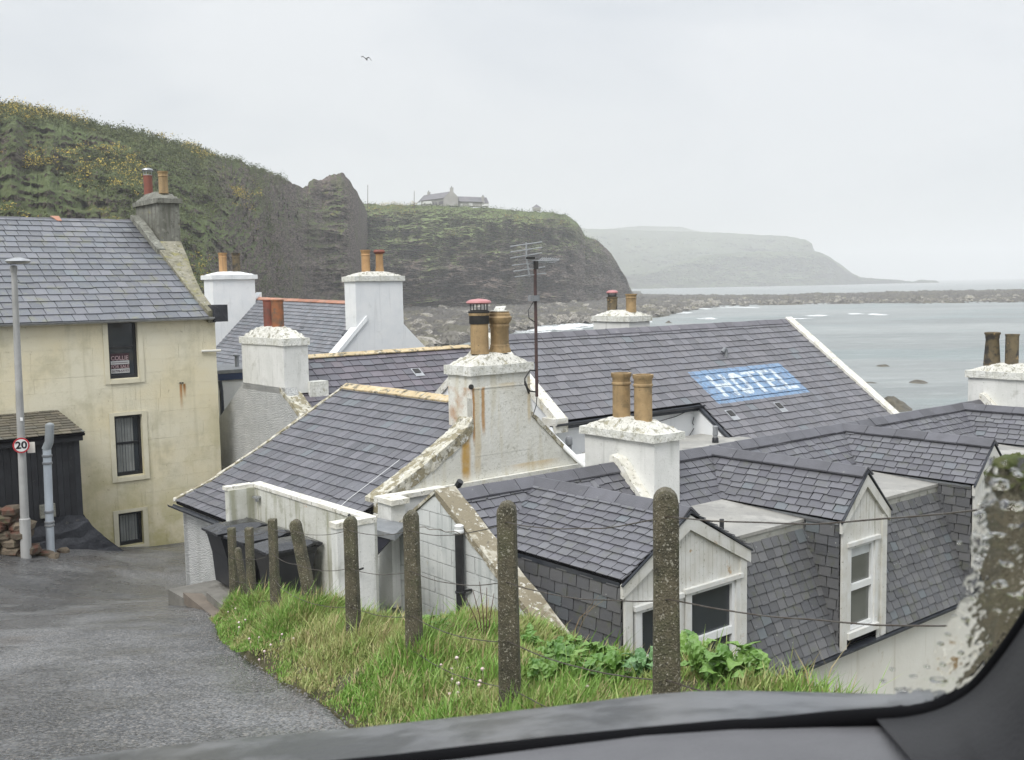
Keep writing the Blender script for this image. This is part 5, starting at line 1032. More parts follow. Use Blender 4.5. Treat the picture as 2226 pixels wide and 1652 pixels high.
def axis(lo,a,b,hi,fine,coarse):
    l=[a]; s_=fine
    while l[-1]>lo: s_=min(s_*1.25,coarse); l.append(l[-1]-s_)
    r=list(np.arange(a+fine,b,fine)); s_=fine; q_=[b]
    while q_[-1]<hi: s_=min(s_*1.25,coarse); q_.append(q_[-1]+s_)
    return np.array(l[::-1]+r+q_)
gx=axis(-60,-5,5,95,.11,3); gy=axis(-8,1.5,15,95,.11,3)
GX,GY=np.meshgrid(gx,gy); GZ=TZ(GX,GY)
EX=np.interp(GY,ey,ex); GZ=np.where(GX<EX+.10,np.minimum(GZ-.08,zroad(GX,GY)-.06),GZ)
nz=np.array([mnoise.fractal(Vector((x*1.6,y*1.6,0)),.8,2,4) for x,y in zip(GX.ravel(),GY.ravel())]).reshape(GX.shape)
GZ=GZ+np.where(GX>EX,.035*nz,0)*np.where(GY<16,1,3)
V=np.stack([GX,GY,GZ],-1).reshape(-1,3)
M_soil=mat('bank_soil',(.055,.06,.025),(.085,.075,.04),4,.95,.02,24,spots=[((.06,.045,.03),9,.55,.65,.8)])
struct('ground',npmesh('ground',V,gridfaces(len(gy),len(gx)),True),M_soil)
# road surface
ry=axis(-8,1,20,45,.15,1.5); rk=np.linspace(0,1,46)**1.8
RX=np.zeros((len(ry),46)); RZ_=RX.copy()
for i,Y in enumerate(ry):
    j=.035*mnoise.noise(Vector((Y*3,0,0)))+.02*mnoise.noise(Vector((Y*11,3,0)))
    RX[i]=edge(Y)+.02+j-rk*28; RZ_[i]=zroad(RX[i],Y)
    RZ_[i]+=-.05*(rk==0)
q=NT('wet_tarmac'); 
pt_=q.noise(.45,5,rough=.6); col=q.mix(q.step(pt_,.35,.65),(.058,.060,.063),(.115,.116,.117))
v_=q.vor(62,out='Color'); sp_=q.n('ShaderNodeSeparateColor'); q.l(v_,sp_.inputs[0]); col=q.scale(col,q.ma('MULTIPLY_ADD',sp_.outputs[0],1.5,.35))
col=q.mix(q.ma('MULTIPLY',q.step(sp_.outputs[1],.86,.9),.7),col,(.27,.25,.225)); col=q.mix(q.ma('MULTIPLY',q.step(q.noise(.8,4),.57,.7),.4),col,(.085,.07,.055))
d_=q.vor(62); wet=q.step(q.noise(.7,4),.38,.58); col=q.scale(col,q.ma('MULTIPLY_ADD',wet,-.25,1.08)); ck=q.step(q.ma('ABSOLUTE',q.ma('SUBTRACT',q.noise(.9,8,rough=.7,dist=.6),.5)),.004,.009); col=q.mix(q.ma('MULTIPLY',q.ma('SUBTRACT',1.,ck),.55),col,(.02,.02,.02))
q.bump(q.ma('ADD',q.ma('MULTIPLY',d_,-.8),q.noise(30,3)),.008,.9)
M_road=q.fin(col,q.ma('MULTIPLY_ADD',wet,-.26,.50))
struct('road',npmesh('road',np.stack([RX,np.repeat(ry[:,None],46,1),RZ_],-1).reshape(-1,3),gridfaces(len(ry),46)[:,::-1],True),M_road)
def terr_hit(u,v):
    r=ray(float(u),float(v)); ds=np.arange(1.5,40,.05); z=TZ(r.x/r.y*ds,ds); k=np.argmax(r.z/r.y*ds<=z)
    return Vector((float(r.x/r.y*ds[k]),float(ds[k]),float(z[k])))
# loose grit along the verge
mb=MB()
for i in range(1500):
    Y=rng.uniform(3.,14); X=edge(Y)-abs(rng.normal(0,.16))+.03; s_=float(rng.uniform(.004,.013)); c_=Vector((X,Y,zr(Y)+s_*.3)); r3=[Vector((random.uniform(.6,1.2)*s_*a,random.uniform(.6,1.2)*s_*b,random.uniform(.5,1)*s_*c)) for a,b,c in ((1,0,0),(-1,0,0),(0,1,0),(0,-1,0),(0,0,1))]
    mb.add([c_+x for x in r3],[(0,2,4),(2,1,4),(1,3,4),(3,0,4)])
obj('gravel',mb,mat('grit',(.20,.19,.18),(.13,.125,.12),40,.7,rnd=.6),None,'loose wet grit along the road edge','stuff')['category']='gravel'
# edging slab by the bin store
kb=tagd(obj('kerb_slab',MB().prism([PZ(u,v,-4.30) for u,v in ((398,1288),(440,1290),(490,1338),(478,1352))],-ZU*.16),mat('brown_slab',(.17,.14,.11),(.12,.10,.08),5,.8,.01,20)),'worn brown concrete edging slab at the corner of the road','kerb')
tagd(obj('concrete_step',MB().prism([PZ(u,v,-4.19) for u,v in ((448,1287),(478,1275),(530,1322),(500,1330))],-ZU*.3),bpy.data.materials['worn_slab']),'grey concrete step under the wheel of the left bin','step')

# ------------------------------------------------------------------ GRASS, LEAVES, FLOWERS
def fenceX(Y): 
    a=sorted([(y,x) for x,y,z in fp]); return np.interp(Y,[p[0] for p in a],[p[1] for p in a])
NB=260000
Y=2.6+(rng.random(NB)**.75)*10.2; e_=np.interp(Y,ey,ex); f_=fenceX(Y)
X=e_-.03+rng.random(NB)*(f_-e_+np.where(Y<8.8,2.3,.55)); 
tuft=np.array([mnoise.noise(Vector((a*2.1,b*2.1,3))) for a,b in zip(X[:NB],Y[:NB])]); 
de=X-e_; nearedge=np.clip(de/.30+.2,.35,1)
keep=(rng.random(NB)<np.clip(.75+tuft*.9,.15,1)*np.clip(de/.10+.3,.35,1)); X,Y,tuft,nearedge,f_=[a[keep] for a in (X,Y,tuft,nearedge,f_)]
NB=len(X); Z=TZ(X,Y)-.015
nf=np.exp(-((X-f_)/.25)**2)
L=(rng.uniform(.05,.14,NB)*(.55+1.2*np.clip(tuft+.35,0,1))+.08*nf*rng.random(NB))*nearedge*np.where(rng.random(NB)<.04,1.7,1)
az=rng.uniform(0,2*np.pi,NB); le=np.where(rng.random(NB)<.25,rng.uniform(.7,.98,NB),rng.uniform(.1,.7,NB))*L; wd=rng.uniform(.0018,.0042,NB)+Y*.00022
dx,dy=np.cos(az)*le+L*.18,np.sin(az)*le-L*.05; h=np.sqrt(np.maximum(L**2-le**2*.8,.0004)); aw=rng.uniform(0,2*np.pi,NB); wx,wy=np.cos(aw)*wd,np.sin(aw)*wd*.5
P0=np.stack([X,Y,Z],-1); m1=P0+np.stack([dx*.35,dy*.35,h*.6],-1); tp=P0+np.stack([dx,dy,h],-1); wv=np.stack([wx,wy,0*wx],-1)
V=np.stack([P0-wv,P0+wv,m1+wv*.8,m1-wv*.8,tp],1).reshape(-1,3); b=np.arange(NB)[:,None]*5
Fq=np.concatenate([b+np.array([[0,1,2]]),b+np.array([[0,2,3]]),b+np.array([[3,2,4]])],1).reshape(-1,3)
q=NT('grass_blades'); r=q.rnd(); pn=q.noise(1.6,4); 
c=q.mix(r,(.12,.25,.035),(.22,.36,.07)); c=q.mix(q.step(pn,.46,.64),c,q.mix(r,(.24,.30,.09),(.37,.36,.15)))
c=q.mix(q.step(q.ma('FRACT',q.ma('MULTIPLY',r,13.7)),.80,.84),c,(.36,.30,.15)); c=q.mix(q.ma('MULTIPLY',q.step(q.noise(3.1,3),.6,.7),.5),c,(.30,.25,.12))
M_grass=q.fin(c,.6); q.b.inputs['Subsurface Weight'].default_value=0
g_=link('grass',npmesh('grass',V,Fq),M_grass,None,'rough green and straw coloured grass on the roadside bank','stuff'); g_['category']='grass'
# leafy plants
def leafmesh(L,w_,lob,curl):
    n_=9; vs=[];fs=[]
    for i in range(n_+1):
        t=i/n_; ww=w_*math.sin(math.pi*min(1,t*.86+.1))**.8*(1+lob*math.sin(t*19)); z=curl*math.sin(t*2.4)*L-.25*L*t*t*abs(curl)*2
        for k in (-1,-.5,0,.5,1): vs.append(Vector((ww*k,L*t,z+abs(k)*ww*.35+.008*math.sin(t*25+k*3))))
    fs=[(i*5+k,i*5+k+1,(i+1)*5+k+1,(i+1)*5+k) for i in range(n_) for k in range(4)]
    return MB().add(vs,fs,False).mesh('leaf')
def leaf_mat(name,a,b):
    q=NT(name); r=q.rnd(); c=q.mix(r,a,b); c=q.mix(q.ma('MULTIPLY',q.step(q.noise(30,4),.5,.7),.3),c,tuple(x*.5 for x in a)); q.bump(q.noise(60,4),.004,.7); return q.fin(c,.42)
M_leaf=leaf_mat('green_leaf',(.08,.18,.03),(.17,.29,.065)); M_leaf2=leaf_mat('blue_green_leaf',(.09,.19,.07),(.15,.27,.11))
LM=[leafmesh(.15,.045,.12,.35),leafmesh(.12,.05,.2,.25),leafmesh(.19,.04,.10,.5)]
for me in LM: me.materials.append(M_leaf)
LM2=[leafmesh(.18,.038,.04,.45),leafmesh(.15,.034,.04,.3)]
for me in LM2: me.materials.append(M_leaf2)
plants=[(1205,1440,'leafy plant just right of the third post from the right edge'),(1250,1425,'broad leaved plant under the old dry grass stem'),(1300,1450,'lush leafy plant in the middle of the grass between the two near posts'),(1345,1415,'tall leafy plant at the crest before the slate cheek'),(1385,1430,'leafy plant touching the left side of the big near post'),(1400,1475,'blue green rosette plant at the foot of the big near post'),(1340,1490,'leafy plant low down above the car bonnet left of the big post'),(1270,1492,'small leafy plant above the car bonnet'),(1180,1490,'leafy plant right of the second near post foot'),(1505,1450,'round leafed plant below the white dormer window'),(1530,1480,'leafy plant right of the big post above the bonnet'),(1575,1455,'leafy plant against the lower right of the dormer'),(1610,1485,'plant with broad leaves under the mansard slates'),(1655,1478,'upright leafy plant below the mansard slates'),(1700,1492,'spreading leafy plant near the end of the grass bank'),(1745,1490,'last leafy plant before the cream wall'),(1470+80,1500,'low leafy plant above the bonnet edge'),(1640,1500,'dense leafy plant low on the right bank'),(930,1372,'small bright leafy plant behind the fourth post'),(962,1390,'leafy plant at the foot of the block gable'),(690,1300,'small leafy clump behind the leaning post'),(720,1300,'second leafy clump right of the leaning post'),(1150,1420,'leafy plant behind the second near post'),(1225,1470,'leafy plant in the straw coloured grass')]
for i,(u,v,lb_) in enumerate(plants):
    p_=terr_hit(u,v); t=thing('leafy_plant',lb_,'plant',p_,'leafy plants on the grass bank'); rs=random.Random(i*3+1); ms=LM2 if i==5 else LM
    n_=11 if i!=5 else 14
    for k in range(n_):
        o=bpy.data.objects.new('leaf',ms[k%len(ms)]); COL.objects.link(o); o.parent=t
        s_=rs.uniform(.55,1.0)*(.85 if p_.y>7 else 1.0); yaw=k*2.4+rs.uniform(-.3,.3); el=rs.uniform(.25,1.1)
        o.location=(rs.uniform(-.05,.05),rs.uniform(-.05,.05),rs.uniform(.0,.07)); o.rotation_euler=(el,rs.uniform(-.3,.3),yaw); o.scale=(s_,s_,s_)
# thrift flowers
fm=MB().lathe((0,0,.11),[(.003,-.008),(.012,0),(.014,.008),(.008,.016),(.001,.018)],7).tube([(0,0,0),(0,0,.11)],.0012,3).mesh('thrift_flower'); fm.materials.append(mat('pale_pink_petals',(.62,.45,.46),(.66,.58,.55),30,.7))
fl=[(545,1405),(560,1400),(590,1418),(610,1395),(640,1400),(650,1393),(566,1448),(575,1440),(520,1370),(530,1362),(515,1378),(855,1415),(880,1410),(895,1418),(960,1470),(985,1480),(1000,1460),(975,1510),(1005,1520),(1035,1510),(1045,1530),(1060,1515),(1020,1470),(1260,1525),(1285,1520),(500,1332),(508,1335),(497,1340),(985,1530),(1000,1545),(1052,1490)]
for u,v in fl:
    p_=terr_hit(u,v+6); o=bpy.data.objects.new('thrift_flower',fm); COL.objects.link(o); o.location=p_; o.rotation_euler=(random.uniform(-.3,.3),random.uniform(-.3,.3),0); k=random.uniform(.6,.95); o.scale=(k,k,k)
    tagd(o,'small pale pink thrift flower head in the rough grass of the bank','flower','pink thrift flowers in the grass')
# dry stems
M_dry=mat('dry_stem',(.26,.19,.11),(.18,.12,.07),20,.8); M_dock=mat('dock_stem',(.07,.035,.025),(.11,.06,.04),30,.8)
dk=thing('dock_stems','dark reddish dead dock stems standing before the block gable','weed',terr_hit(1048,1395)); b_=terr_hit(1048,1395)
for k in range(5):
    tp_=b_+Vector((.05*(k-2.2),.02*k,.32-.05*abs(k-2)+.1)); obj('stem',MB().tube([b_+Vector((.01*k,0,-.05)),b_.lerp(tp_,.5)+Vector((.015,0,0)),tp_],[.005,.004,.0022],5),M_dock,dk)
mb=MB()
for (u,v,hh,dx_) in ((1245,1400,.40,.26),(1255,1400,.32,.18),(1235,1400,.2,-.12),(1600,1440,.25,.02),(1625,1440,.32,.03),(1660,1450,.3,-.02),(1700,1470,.28,.05),(1715,1480,.45,.10),(1722,1480,.38,.02),(1735,1480,.4,.14),(1690,1470,.25,-.04),(1580,1440,.22,.0),(1750,1490,.3,.1),(1765,1490,.26,.06),(1780,1492,.3,.1),(1475,1430,.3,.05),(1500,1440,.35,.03),(830,1420,.3,.1),(1010,1400,.25,-.1),(1000,1400,.3,.15)):
    p_=terr_hit(u,v); 
    for k in range(3):
        o_=Vector((random.uniform(-.04,.04),random.uniform(-.04,.04),-.03)); mb.tube([p_+o_,p_+o_+Vector((dx_*.35,0,hh*.55)),p_+o_+Vector((dx_*random.uniform(.8,1.2),0,hh*random.uniform(.8,1.05)))],[.003,.0022,.0012],4)
o=obj('dry_grass_stems',mb,M_dry,None,'tall dry grass stems standing out of the bank','stuff'); o['category']='grass'
mb=MB()
for (u,v) in ((1715,1478),(1728,1470),(1722,1490),(1768,1480),(1782,1475),(1775,1490),(1790,1488)):
    p_=terr_hit(u,v)
    for k in range(12):
        a=random.uniform(0,6.28); c_=p_+Vector((random.uniform(-.03,.03),0,.05+random.uniform(0,.16))); d1_=Vector((math.cos(a),math.sin(a),random.uniform(-.8,.1)))*.035; d2_=Vector((-math.sin(a),math.cos(a),.2))*.012
        mb.add([c_-d2_,c_+d1_-d2_*.6,c_+d1_+d2_*.6,c_+d2_],[(0,1,2,3)])
o=obj('withered_leaves',mb,M_dock,None,'withered dark seed heads at the right end of the bank','stuff'); o['category']='weed'
# ------------------------------------------------------------------ SEA, SHORE, HILLS
q=NT('sea_water')
wv=q.noise(.32,7,sc3=(.35,1.0,1),rough=.7); wv2=q.noise(.09,4,sc3=(.4,1.,1))
c=q.mix(q.step(q.noise(.02,5,sc3=(.4,1,1)),.35,.65),(.15,.168,.165),(.25,.268,.26)); c=q.mix(q.ma('MULTIPLY',q.step(wv,.52,.66),.4),c,(.38,.41,.40)); c=q.mix(q.ma('MULTIPLY',q.step(wv2,.55,.68),.35),c,(.10,.13,.13))
capm=q.ma('MULTIPLY',q.step(q.noise(.22,7,sc3=(.30,1.3,1),rough=.7),.69,.735),q.step(q.noise(.012,3),.45,.6)); c=q.mix(capm,c,(.8,.82,.82))
sy=q.dot((0,1,0)); nr=q.step(sy,95,150,1,0); kelp=q.step(q.noise(.45,6,sc3=(.4,1.2,1),rough=.7),.645,.665); c=q.mix(q.ma('MULTIPLY',q.ma('MULTIPLY',nr,kelp),.85),c,(.035,.035,.025))
c=q.mix(q.ma('MULTIPLY',q.step(q.noise(.03,4,sc3=(.5,1,1)),.5,.62),.35),c,(.17,.24,.24))
q.bump(q.ma('ADD',wv,q.ma('MULTIPLY',wv2,3.)),.8,1.); M_sea=q.fin(c,.3,0,.35)
sx=6800.; struct('sea',npmesh('sea',[(-sx,40,SEA),(sx,40,SEA),(sx,8900,SEA),(-sx,8900,SEA)],[(0,1,2,3)]),M_sea)
struct('seabed',npmesh('seabed',[(-sx,40,SEA-3),(sx,40,SEA-3),(sx,8900,SEA-3),(-sx,8900,SEA-3)],[(0,1,2,3)]),M_soil)
def colpos(u,zz,Dd):   # point on column u at depth Dd and height zz
    u,zz,Dd=float(u),float(zz),float(Dd); x=(u-W0/2)/F; k=zz/Dd; y=(k*(FW.y+x*RT.y)-(FW.z+x*RT.z))/(UP.z-k*UP.y)
    r=FW+x*RT+y*UP; return r*(Dd/r.y)
def terrain(name,cols,step,nrow,m,amp,fr,strata=0,skn=0.,H=(.45,.45),back=((20,.0),(150,-6),(500,-40)),g=1.,seed=0.,rough_sky=.0,zb=SEA-1.5):
    us=np.arange(cols[0][0],cols[-1][0]+.1,step); cu_=np.array(cols,float)
    ip=lambda k: np.interp(us,cu_[:,0],cu_[:,k])
    vt,Db,Dt=ip(1),ip(2),ip(3); G=ip(4) if cu_.shape[1]>4 else np.full(len(us),g)
    rows=[]
    kk=np.linspace(0,1,nrow)
    V=np.zeros((nrow+len(back),len(us),3))
    for j,u in enumerate(us):
        tops=PY(u,vt[j]+skn*mnoise.fractal(Vector((u*.045,seed,0)),.6,2,5)-abs(rough_sky*mnoise.noise(Vector((u*.22,seed+4,0)))),Dt[j]); 
        for i,k in enumerate(kk):
            D=Db[j]+(Dt[j]-Db[j])*k**G[j]; zz=zb+(tops.z-zb)*k
            p=colpos(u,zz,D); env=min(1,(1-k)*6)*min(1,.3+k*3)
            if amp and env>0:
                yf=float(np.interp(u,[500,650],[1,.25])); qv=Vector((p.x*fr,p.y*fr*yf,p.z*fr*(2.6 if strata else 1.)+seed)); nzv=mnoise.fractal(qv,float(np.interp(u,[560,680],H)),2.1,6)*.9+1.1*mnoise.noise(Vector((u*.022,k*1.1,seed)))+.6*mnoise.noise(Vector((u*.05-k*1.5,k*3.,seed+5)))+.5*(1-2*abs(mnoise.noise(qv*2.3)))
                if strata: 
                    tl=p.z+.16*p.x*.3+mnoise.noise(Vector((p.x*.02,p.y*.02,0)))*5; nzv+=strata*((tl/3.3)%1-.5)*.8+strata*.5*((tl/1.1)%1-.5)
                p=colpos(u,zz,D-amp*env*nzv); 
            V[i,j]=p
        for b_,(dd,dz) in enumerate(back): V[nrow+b_,j]=colpos(u,tops.z+dz,Dt[j]+dd)
    me=npmesh(name,V.reshape(-1,3),gridfaces(V.shape[0],len(us)),False)
    return struct(name,me,m),V
def hill_mat(name,veg,rock,kr,gorse=.5,sc_=1.,grassy=.5,ys=.42):
    q=NT(name); q.P=q.vmul(q.P,(1,ys,1)); nrm=q.n('ShaderNodeSeparateXYZ'); q.l(q.geo.outputs['Normal'],nrm.inputs[0]); up=nrm.outputs[2]
    n1=q.noise(.055*sc_,6,rough=.65); n2=q.noise(.35*sc_,6,rough=.7); n3=q.noise(1.6*sc_,5,rough=.7)
    vg=q.mix(q.step(n2,.38,.60),veg[0],veg[1]); vg=q.mix(q.ma('MULTIPLY',q.step(n1,.45,.62),grassy),vg,veg[2]); vg=q.mix(q.ma('MULTIPLY',q.step(n3,.5,.7),.5),vg,tuple(x*.4 for x in veg[0]))
    rk=q.mix(q.step(q.noise(.9*sc_,6,sc3=(.35,.35,2.6),rough=.7),.40,.60),rock[0],rock[1]); rk=q.mix(q.ma('MULTIPLY',q.step(q.noise(.1*sc_,5),.5,.66),.6),rk,rock[2])
    rk=q.mix(q.ma('MULTIPLY',q.step(q.noise(1.4*sc_,4),.715,.73),.8),rk,(.5,.5,.48))
    rk=q.mix(q.ma('MULTIPLY',q.step(q.noise(.5*sc_,8,sc3=(.7,.7,1.6),rough=.8),.52,.60),.65),rk,tuple(x*.5 for x in rock[0]))
    m=q.ma('ADD',q.ma('MULTIPLY',up,1.1),q.ma('MULTIPLY_ADD',n1,1.5,-.75)); m=q.ma('ADD',m,q.ma('MULTIPLY_ADD',n2,1.1,-.55)); m=q.ma('ADD',m,kr(q)) 
    c=q.mix(q.step(m,.42,.62),rk,vg)
    y=q.ma('MULTIPLY',q.step(q.noise(.045*sc_,4),.56,.64),q.step(q.noise(.5*sc_,6,rough=.75),.53,.62)); c=q.mix(q.ma('MULTIPLY',q.ma('MULTIPLY',y,q.step(m,.5,.7)),gorse),c,(.42,.31,.05))
    q.bump(q.ma('ADD',n3,q.ma('MULTIPLY',n2,2.)),1.3/sc_**.5,.9); return q.fin(c,.95,0,.15)
u_of=lambda q:(q.dot((1,0,0)),q.dot((0,1,0)),q.dot((0,0,1)))
def k1(q):   # rockier towards the headland and low down
    x,y,z=u_of(q); a=q.ma('MULTIPLY',q.ma('DIVIDE',x,y),.75); return q.ma('ADD',q.step(a,-.36,-.17,.22,-.36),q.step(z,-2,14,-.12,.08))
def k2(q):
    x,y,z=u_of(q); return q.step(z,4,46,-.68,.34)
def k3(q):
    x,y,z=u_of(q); return q.step(z,20,85,-.3,.5)
M_h1=hill_mat('gorse_hillside',((.085,.105,.042),(.125,.145,.062),(.155,.20,.08)),((.085,.068,.062),(.25,.205,.175),(.14,.15,.075)),k1,.8,1.,.7,.75)
M_h2=hill_mat('sandstone_cliff',((.13,.16,.065),(.18,.22,.09),(.23,.29,.12)),((.085,.068,.060),(.29,.23,.195),(.16,.165,.085)),k2,.5,.6,.5)
M_h3=hill_mat('far_headland_slopes',((.045,.065,.025),(.06,.075,.03),(.095,.12,.05)),((.03,.027,.024),(.06,.052,.045),(.045,.05,.03)),k3,0,.12,.8)
hc1=[(-500,190,70,210,1.),(-60,228,85,225,1),(0,233,90,230,1),(40,231,92,235,1),(60,236,92,238,1),(150,258,100,245,1),(300,290,115,262,1),(450,330,150,290,1),(560,366,235,335,1.2),(610,385,300,370,1.3),(640,402,345,405,1.5),(664,408,375,425,1.6),(680,394,388,432,1.7),(700,388,398,440,1.8),(722,380,406,446,2.),(742,379,412,452,2.),(757,389,420,460,2.),(772,408,445,480,2.),(785,436,500,530,2),(792,446,560,600,2),(800,470,590,640,2),(812,560,600,620,2)]
h1,V1=terrain('gorse_hill',hc1,3.2,120,M_h1,4.5,.06,.08,7.,g=1.,rough_sky=7,H=[.55,.5])
hc2=[(700,440,560,660,2),(790,443,570,650,2),(830,445,575,645,2),(905,446,580,645,2.),(985,449,590,650,2),(1060,452,600,650,2),(1110,456,612,655,2),(1150,461,622,662,2),(1205,462,640,680,2),(1230,468,655,690,2),(1252,481,668,702,2),(1264,500,690,716,2),(1272,512,712,735,2),(1300,524,740,775,1.6),(1328,549,775,800,1.6),(1345,580,805,825,1.6),(1362,606,832,848,1.5),(1372,630,860,868,1.5),(1385,648,880,892,1.5)]
h2,V2_=terrain('cliff_headland',hc2,2.6,120,M_h2,13,.02,.45,3.,rough_sky=1.5,seed=3.,back=((30,-1),(200,-3),(500,-30)))
hc3=[(1180,493,2760,3900,1),(1270,497,2790,3900,1),(1350,499,2820,3840,1),(1440,502,2850,3780,1),(1560,505,2880,3660,1),(1640,510,2910,3600,1),(1710,513,2940,3420,1),(1752,521,2970,3240,1),(1766,530,2970,3180,0.8),(1769,544,2976,3150,0.8),(1800,556,2982,3090,0.9),(1825,573,2988,3060,1),(1850,592,2994,3030,1),(1872,603,3000,3012,1),(1930,607,3006,3012,1),(1960,609,3006,3012,1),(1985,612,3006,3012,1),(2000,608,3006,3012,1),(2035,610,3006,3012,1),(2045,616,3006,3009,1)]
terrain('far_headland',hc3,3.,60,M_h3,50,.004,.25,1.,seed=8.,back=((300,-2),(900,-40)))
hc5=[(1240,560,2580,2820,1),(1330,598,2592,2820,1),(1400,592,2598,2832,1),(1470,572,2604,2856,1),(1530,556,2610,2880,1),(1620,547,2640,2910,1),(1770,547,2700,2940,1),(1800,558,2760,2940,1),(1835,585,2820,2910,1),(1870,604,2880,2910,1)]
terrain('headland_cliffs',hc5,3.,50,M_h3,40,.007,.5,1.,seed=12.,back=((100,-2),(300,-40)))
hc4=[(1290,500,4620,4884),(1330,497,4620,4884),(1390,491,4620,4884),(1480,493,4620,4884),(1520,503,4620,4884),(1560,512,4620,4884)]
terrain('distant_hill',hc4,6.,12,M_h3,0,.01,0,0.5,back=((300,-10),))
# rocky shore and reef
us=np.arange(840,2340,2.2); vs_=np.concatenate([np.linspace(800,690,60),np.linspace(688,632,95)]) 
vw=np.interp(us,[840,900,1000,1110,1180,1230,1280,1330,1400,1450,1520,1600,1700,1800,2000,2226,2340],[800,775,745,722,708,702,700,700,692,684,668,662,660,658,656,655,655])
vtp=np.interp(us,[840,1385,1395,1450,1600,1700,1850,2000,2226,2340],[600,600,641,643,645,644,640,636,632,630])
VV=np.zeros((len(vs_),len(us),3))
for j,u in enumerate(us):
    for i,v in enumerate(vs_):
        p=PZ(u,v,SEA); 
        if p.y<0 or p.y>1500: p=colpos(u,SEA,1500)
        m_=min((vw[j]-v)/7,(v-vtp[j])/4); m_=max(-1.2,min(1,m_)); D=p.y
        nzv=mnoise.fractal(Vector((p.x*.05,p.y*.05,2)),.7,2,6)*1.5+1.6*(.5-abs(mnoise.noise(Vector((p.x*.22,p.y*.22,7)))))+.9*mnoise.noise(Vector((p.x*.6,p.y*.6,7)))
        hgt=m_*1.35+nzv*.95*(.6+.4*(m_>-.4))+(max(0,(v-vtp[j]<14)*m_)*.6)
        VV[i,j]=(p.x,p.y,SEA+hgt)
q=NT('shore_rock'); c=q.mix(q.step(q.noise(.25,6,rough=.7),.38,.6),(.05,.042,.035),(.105,.095,.08)); c=q.mix(q.step(q.noise(1.1,5,rough=.7),.5,.62),c,(.04,.036,.03)); c=q.mix(q.ma('MULTIPLY',q.step(q.noise(.06,4),.5,.62),.5),c,(.13,.12,.06)); c=q.mix(q.ma('MULTIPLY',q.step(q.noise(2.2,4),.62,.68),.6),c,(.26,.25,.23)); q.bump(q.noise(1.4,6,rough=.7),.8,.9); M_shore=q.fin(c,.75)
struct('rocky_shore',npmesh('rocky_shore',VV.reshape(-1,3),gridfaces(len(vs_),len(us)),False),M_shore)
# boulders on the beach
mb=MB(); rs=random.Random(4)
for k in range(5200):
    u=rs.uniform(850,1560) if k<3600 else rs.uniform(1390,2330); j=int((u-840)/2.2); v=rs.uniform(max(662 if u<1395 else 0,vtp[j]+2),min(vw[j]+3,790)); p=PZ(u,v,SEA); s_=rs.uniform(.4,1.5)*(1 if rs.random()<.9 else 2.4); p.z=SEA+rs.uniform(-.1,1.0)+.4
    a0_=rs.uniform(0,6.3); ring=[p+Vector((math.cos(a0_+a)*s_*rs.uniform(.7,1.2),math.sin(a0_+a)*s_*rs.uniform(.6,1.),rs.uniform(-.3,.2)*s_)) for a in (0,1.3,2.5,3.8,5.)]
    tp_=[p+Vector((math.cos(a0_+a)*s_*.5,math.sin(a0_+a)*s_*.45,s_*rs.uniform(.4,.7))) for a in (0,2.1,4.2)]
    mb.add(ring+tp_+[p-ZU*s_],[(0,1,5),(1,6,5),(1,2,6),(2,3,6),(3,7,6),(3,4,7),(4,0,5),(4,5,7),(5,6,7)])
o=obj('boulders',mb,mat('boulder_rock',(.16,.15,.13),(.27,.25,.22),.9,.8,.05,6,spots=[((.05,.045,.035),1.5,.5,.6,.8),((.14,.13,.06),.3,.5,.65,.5)],rnd=.9),None,'boulder strewn beach below the red cliffs','stuff'); o['category']='rocks'
# foam
mb=MB()
def foam(u,v,w_,h_,n_):
    for k in range(n_):
        uu=u+rs.gauss(0,w_*.4); v2=v+rs.gauss(0,h_*.4); c_=PZ(uu,v2,SEA+.05+rs.uniform(0,.05)); a=rs.uniform(.6,2.6)*c_.y/350; b_=a*rs.uniform(.5,1.6)
        mb.add([c_+Vector((math.cos(t)*a*rs.uniform(.6,1.4),math.sin(t)*b_*rs.uniform(.6,1.4)*2,0)) for t in (0,.9,1.8,2.7,3.6,4.5,5.4)],[(0,1,2,3,4,5,6)])
for f in ((1150,716,60,5,60),(1205,712,70,5,110),(1255,707,60,3,70),(1180,722,60,3,30),(1545,693,30,2,9),(1520,671,40,1.5,16),(1480,680,26,1.5,12),(1780,686,22,2.5,9),(1755,692,18,1.5,4),(1655,701,14,1.2,4),(1862,682,8,1.5,6),(1905,683,8,1.5,6),(2000,614.5,30,.8,14),(1600,668,60,1.5,16),(1300,702,60,2,30),(1385,700,40,1.5,20)): foam(*f)
q=NT('sea_foam'); tr=q.n('ShaderNodeBsdfTransparent'); mxs=q.n('ShaderNodeMixShader'); q.fin((.82,.84,.84),.8); q.l(q.step(q.noise(1.3,6,rough=.8),.42,.50),mxs.inputs[0]); q.l(tr.outputs[0],mxs.inputs[1]); q.l(q.b.outputs[0],mxs.inputs[2]); q.l(mxs.outputs[0],q.t.nodes['Material Output'].inputs[0])
o=obj('foam',mb,q.m,None,'white surf breaking along the rocks','stuff'); o['category']='foam'
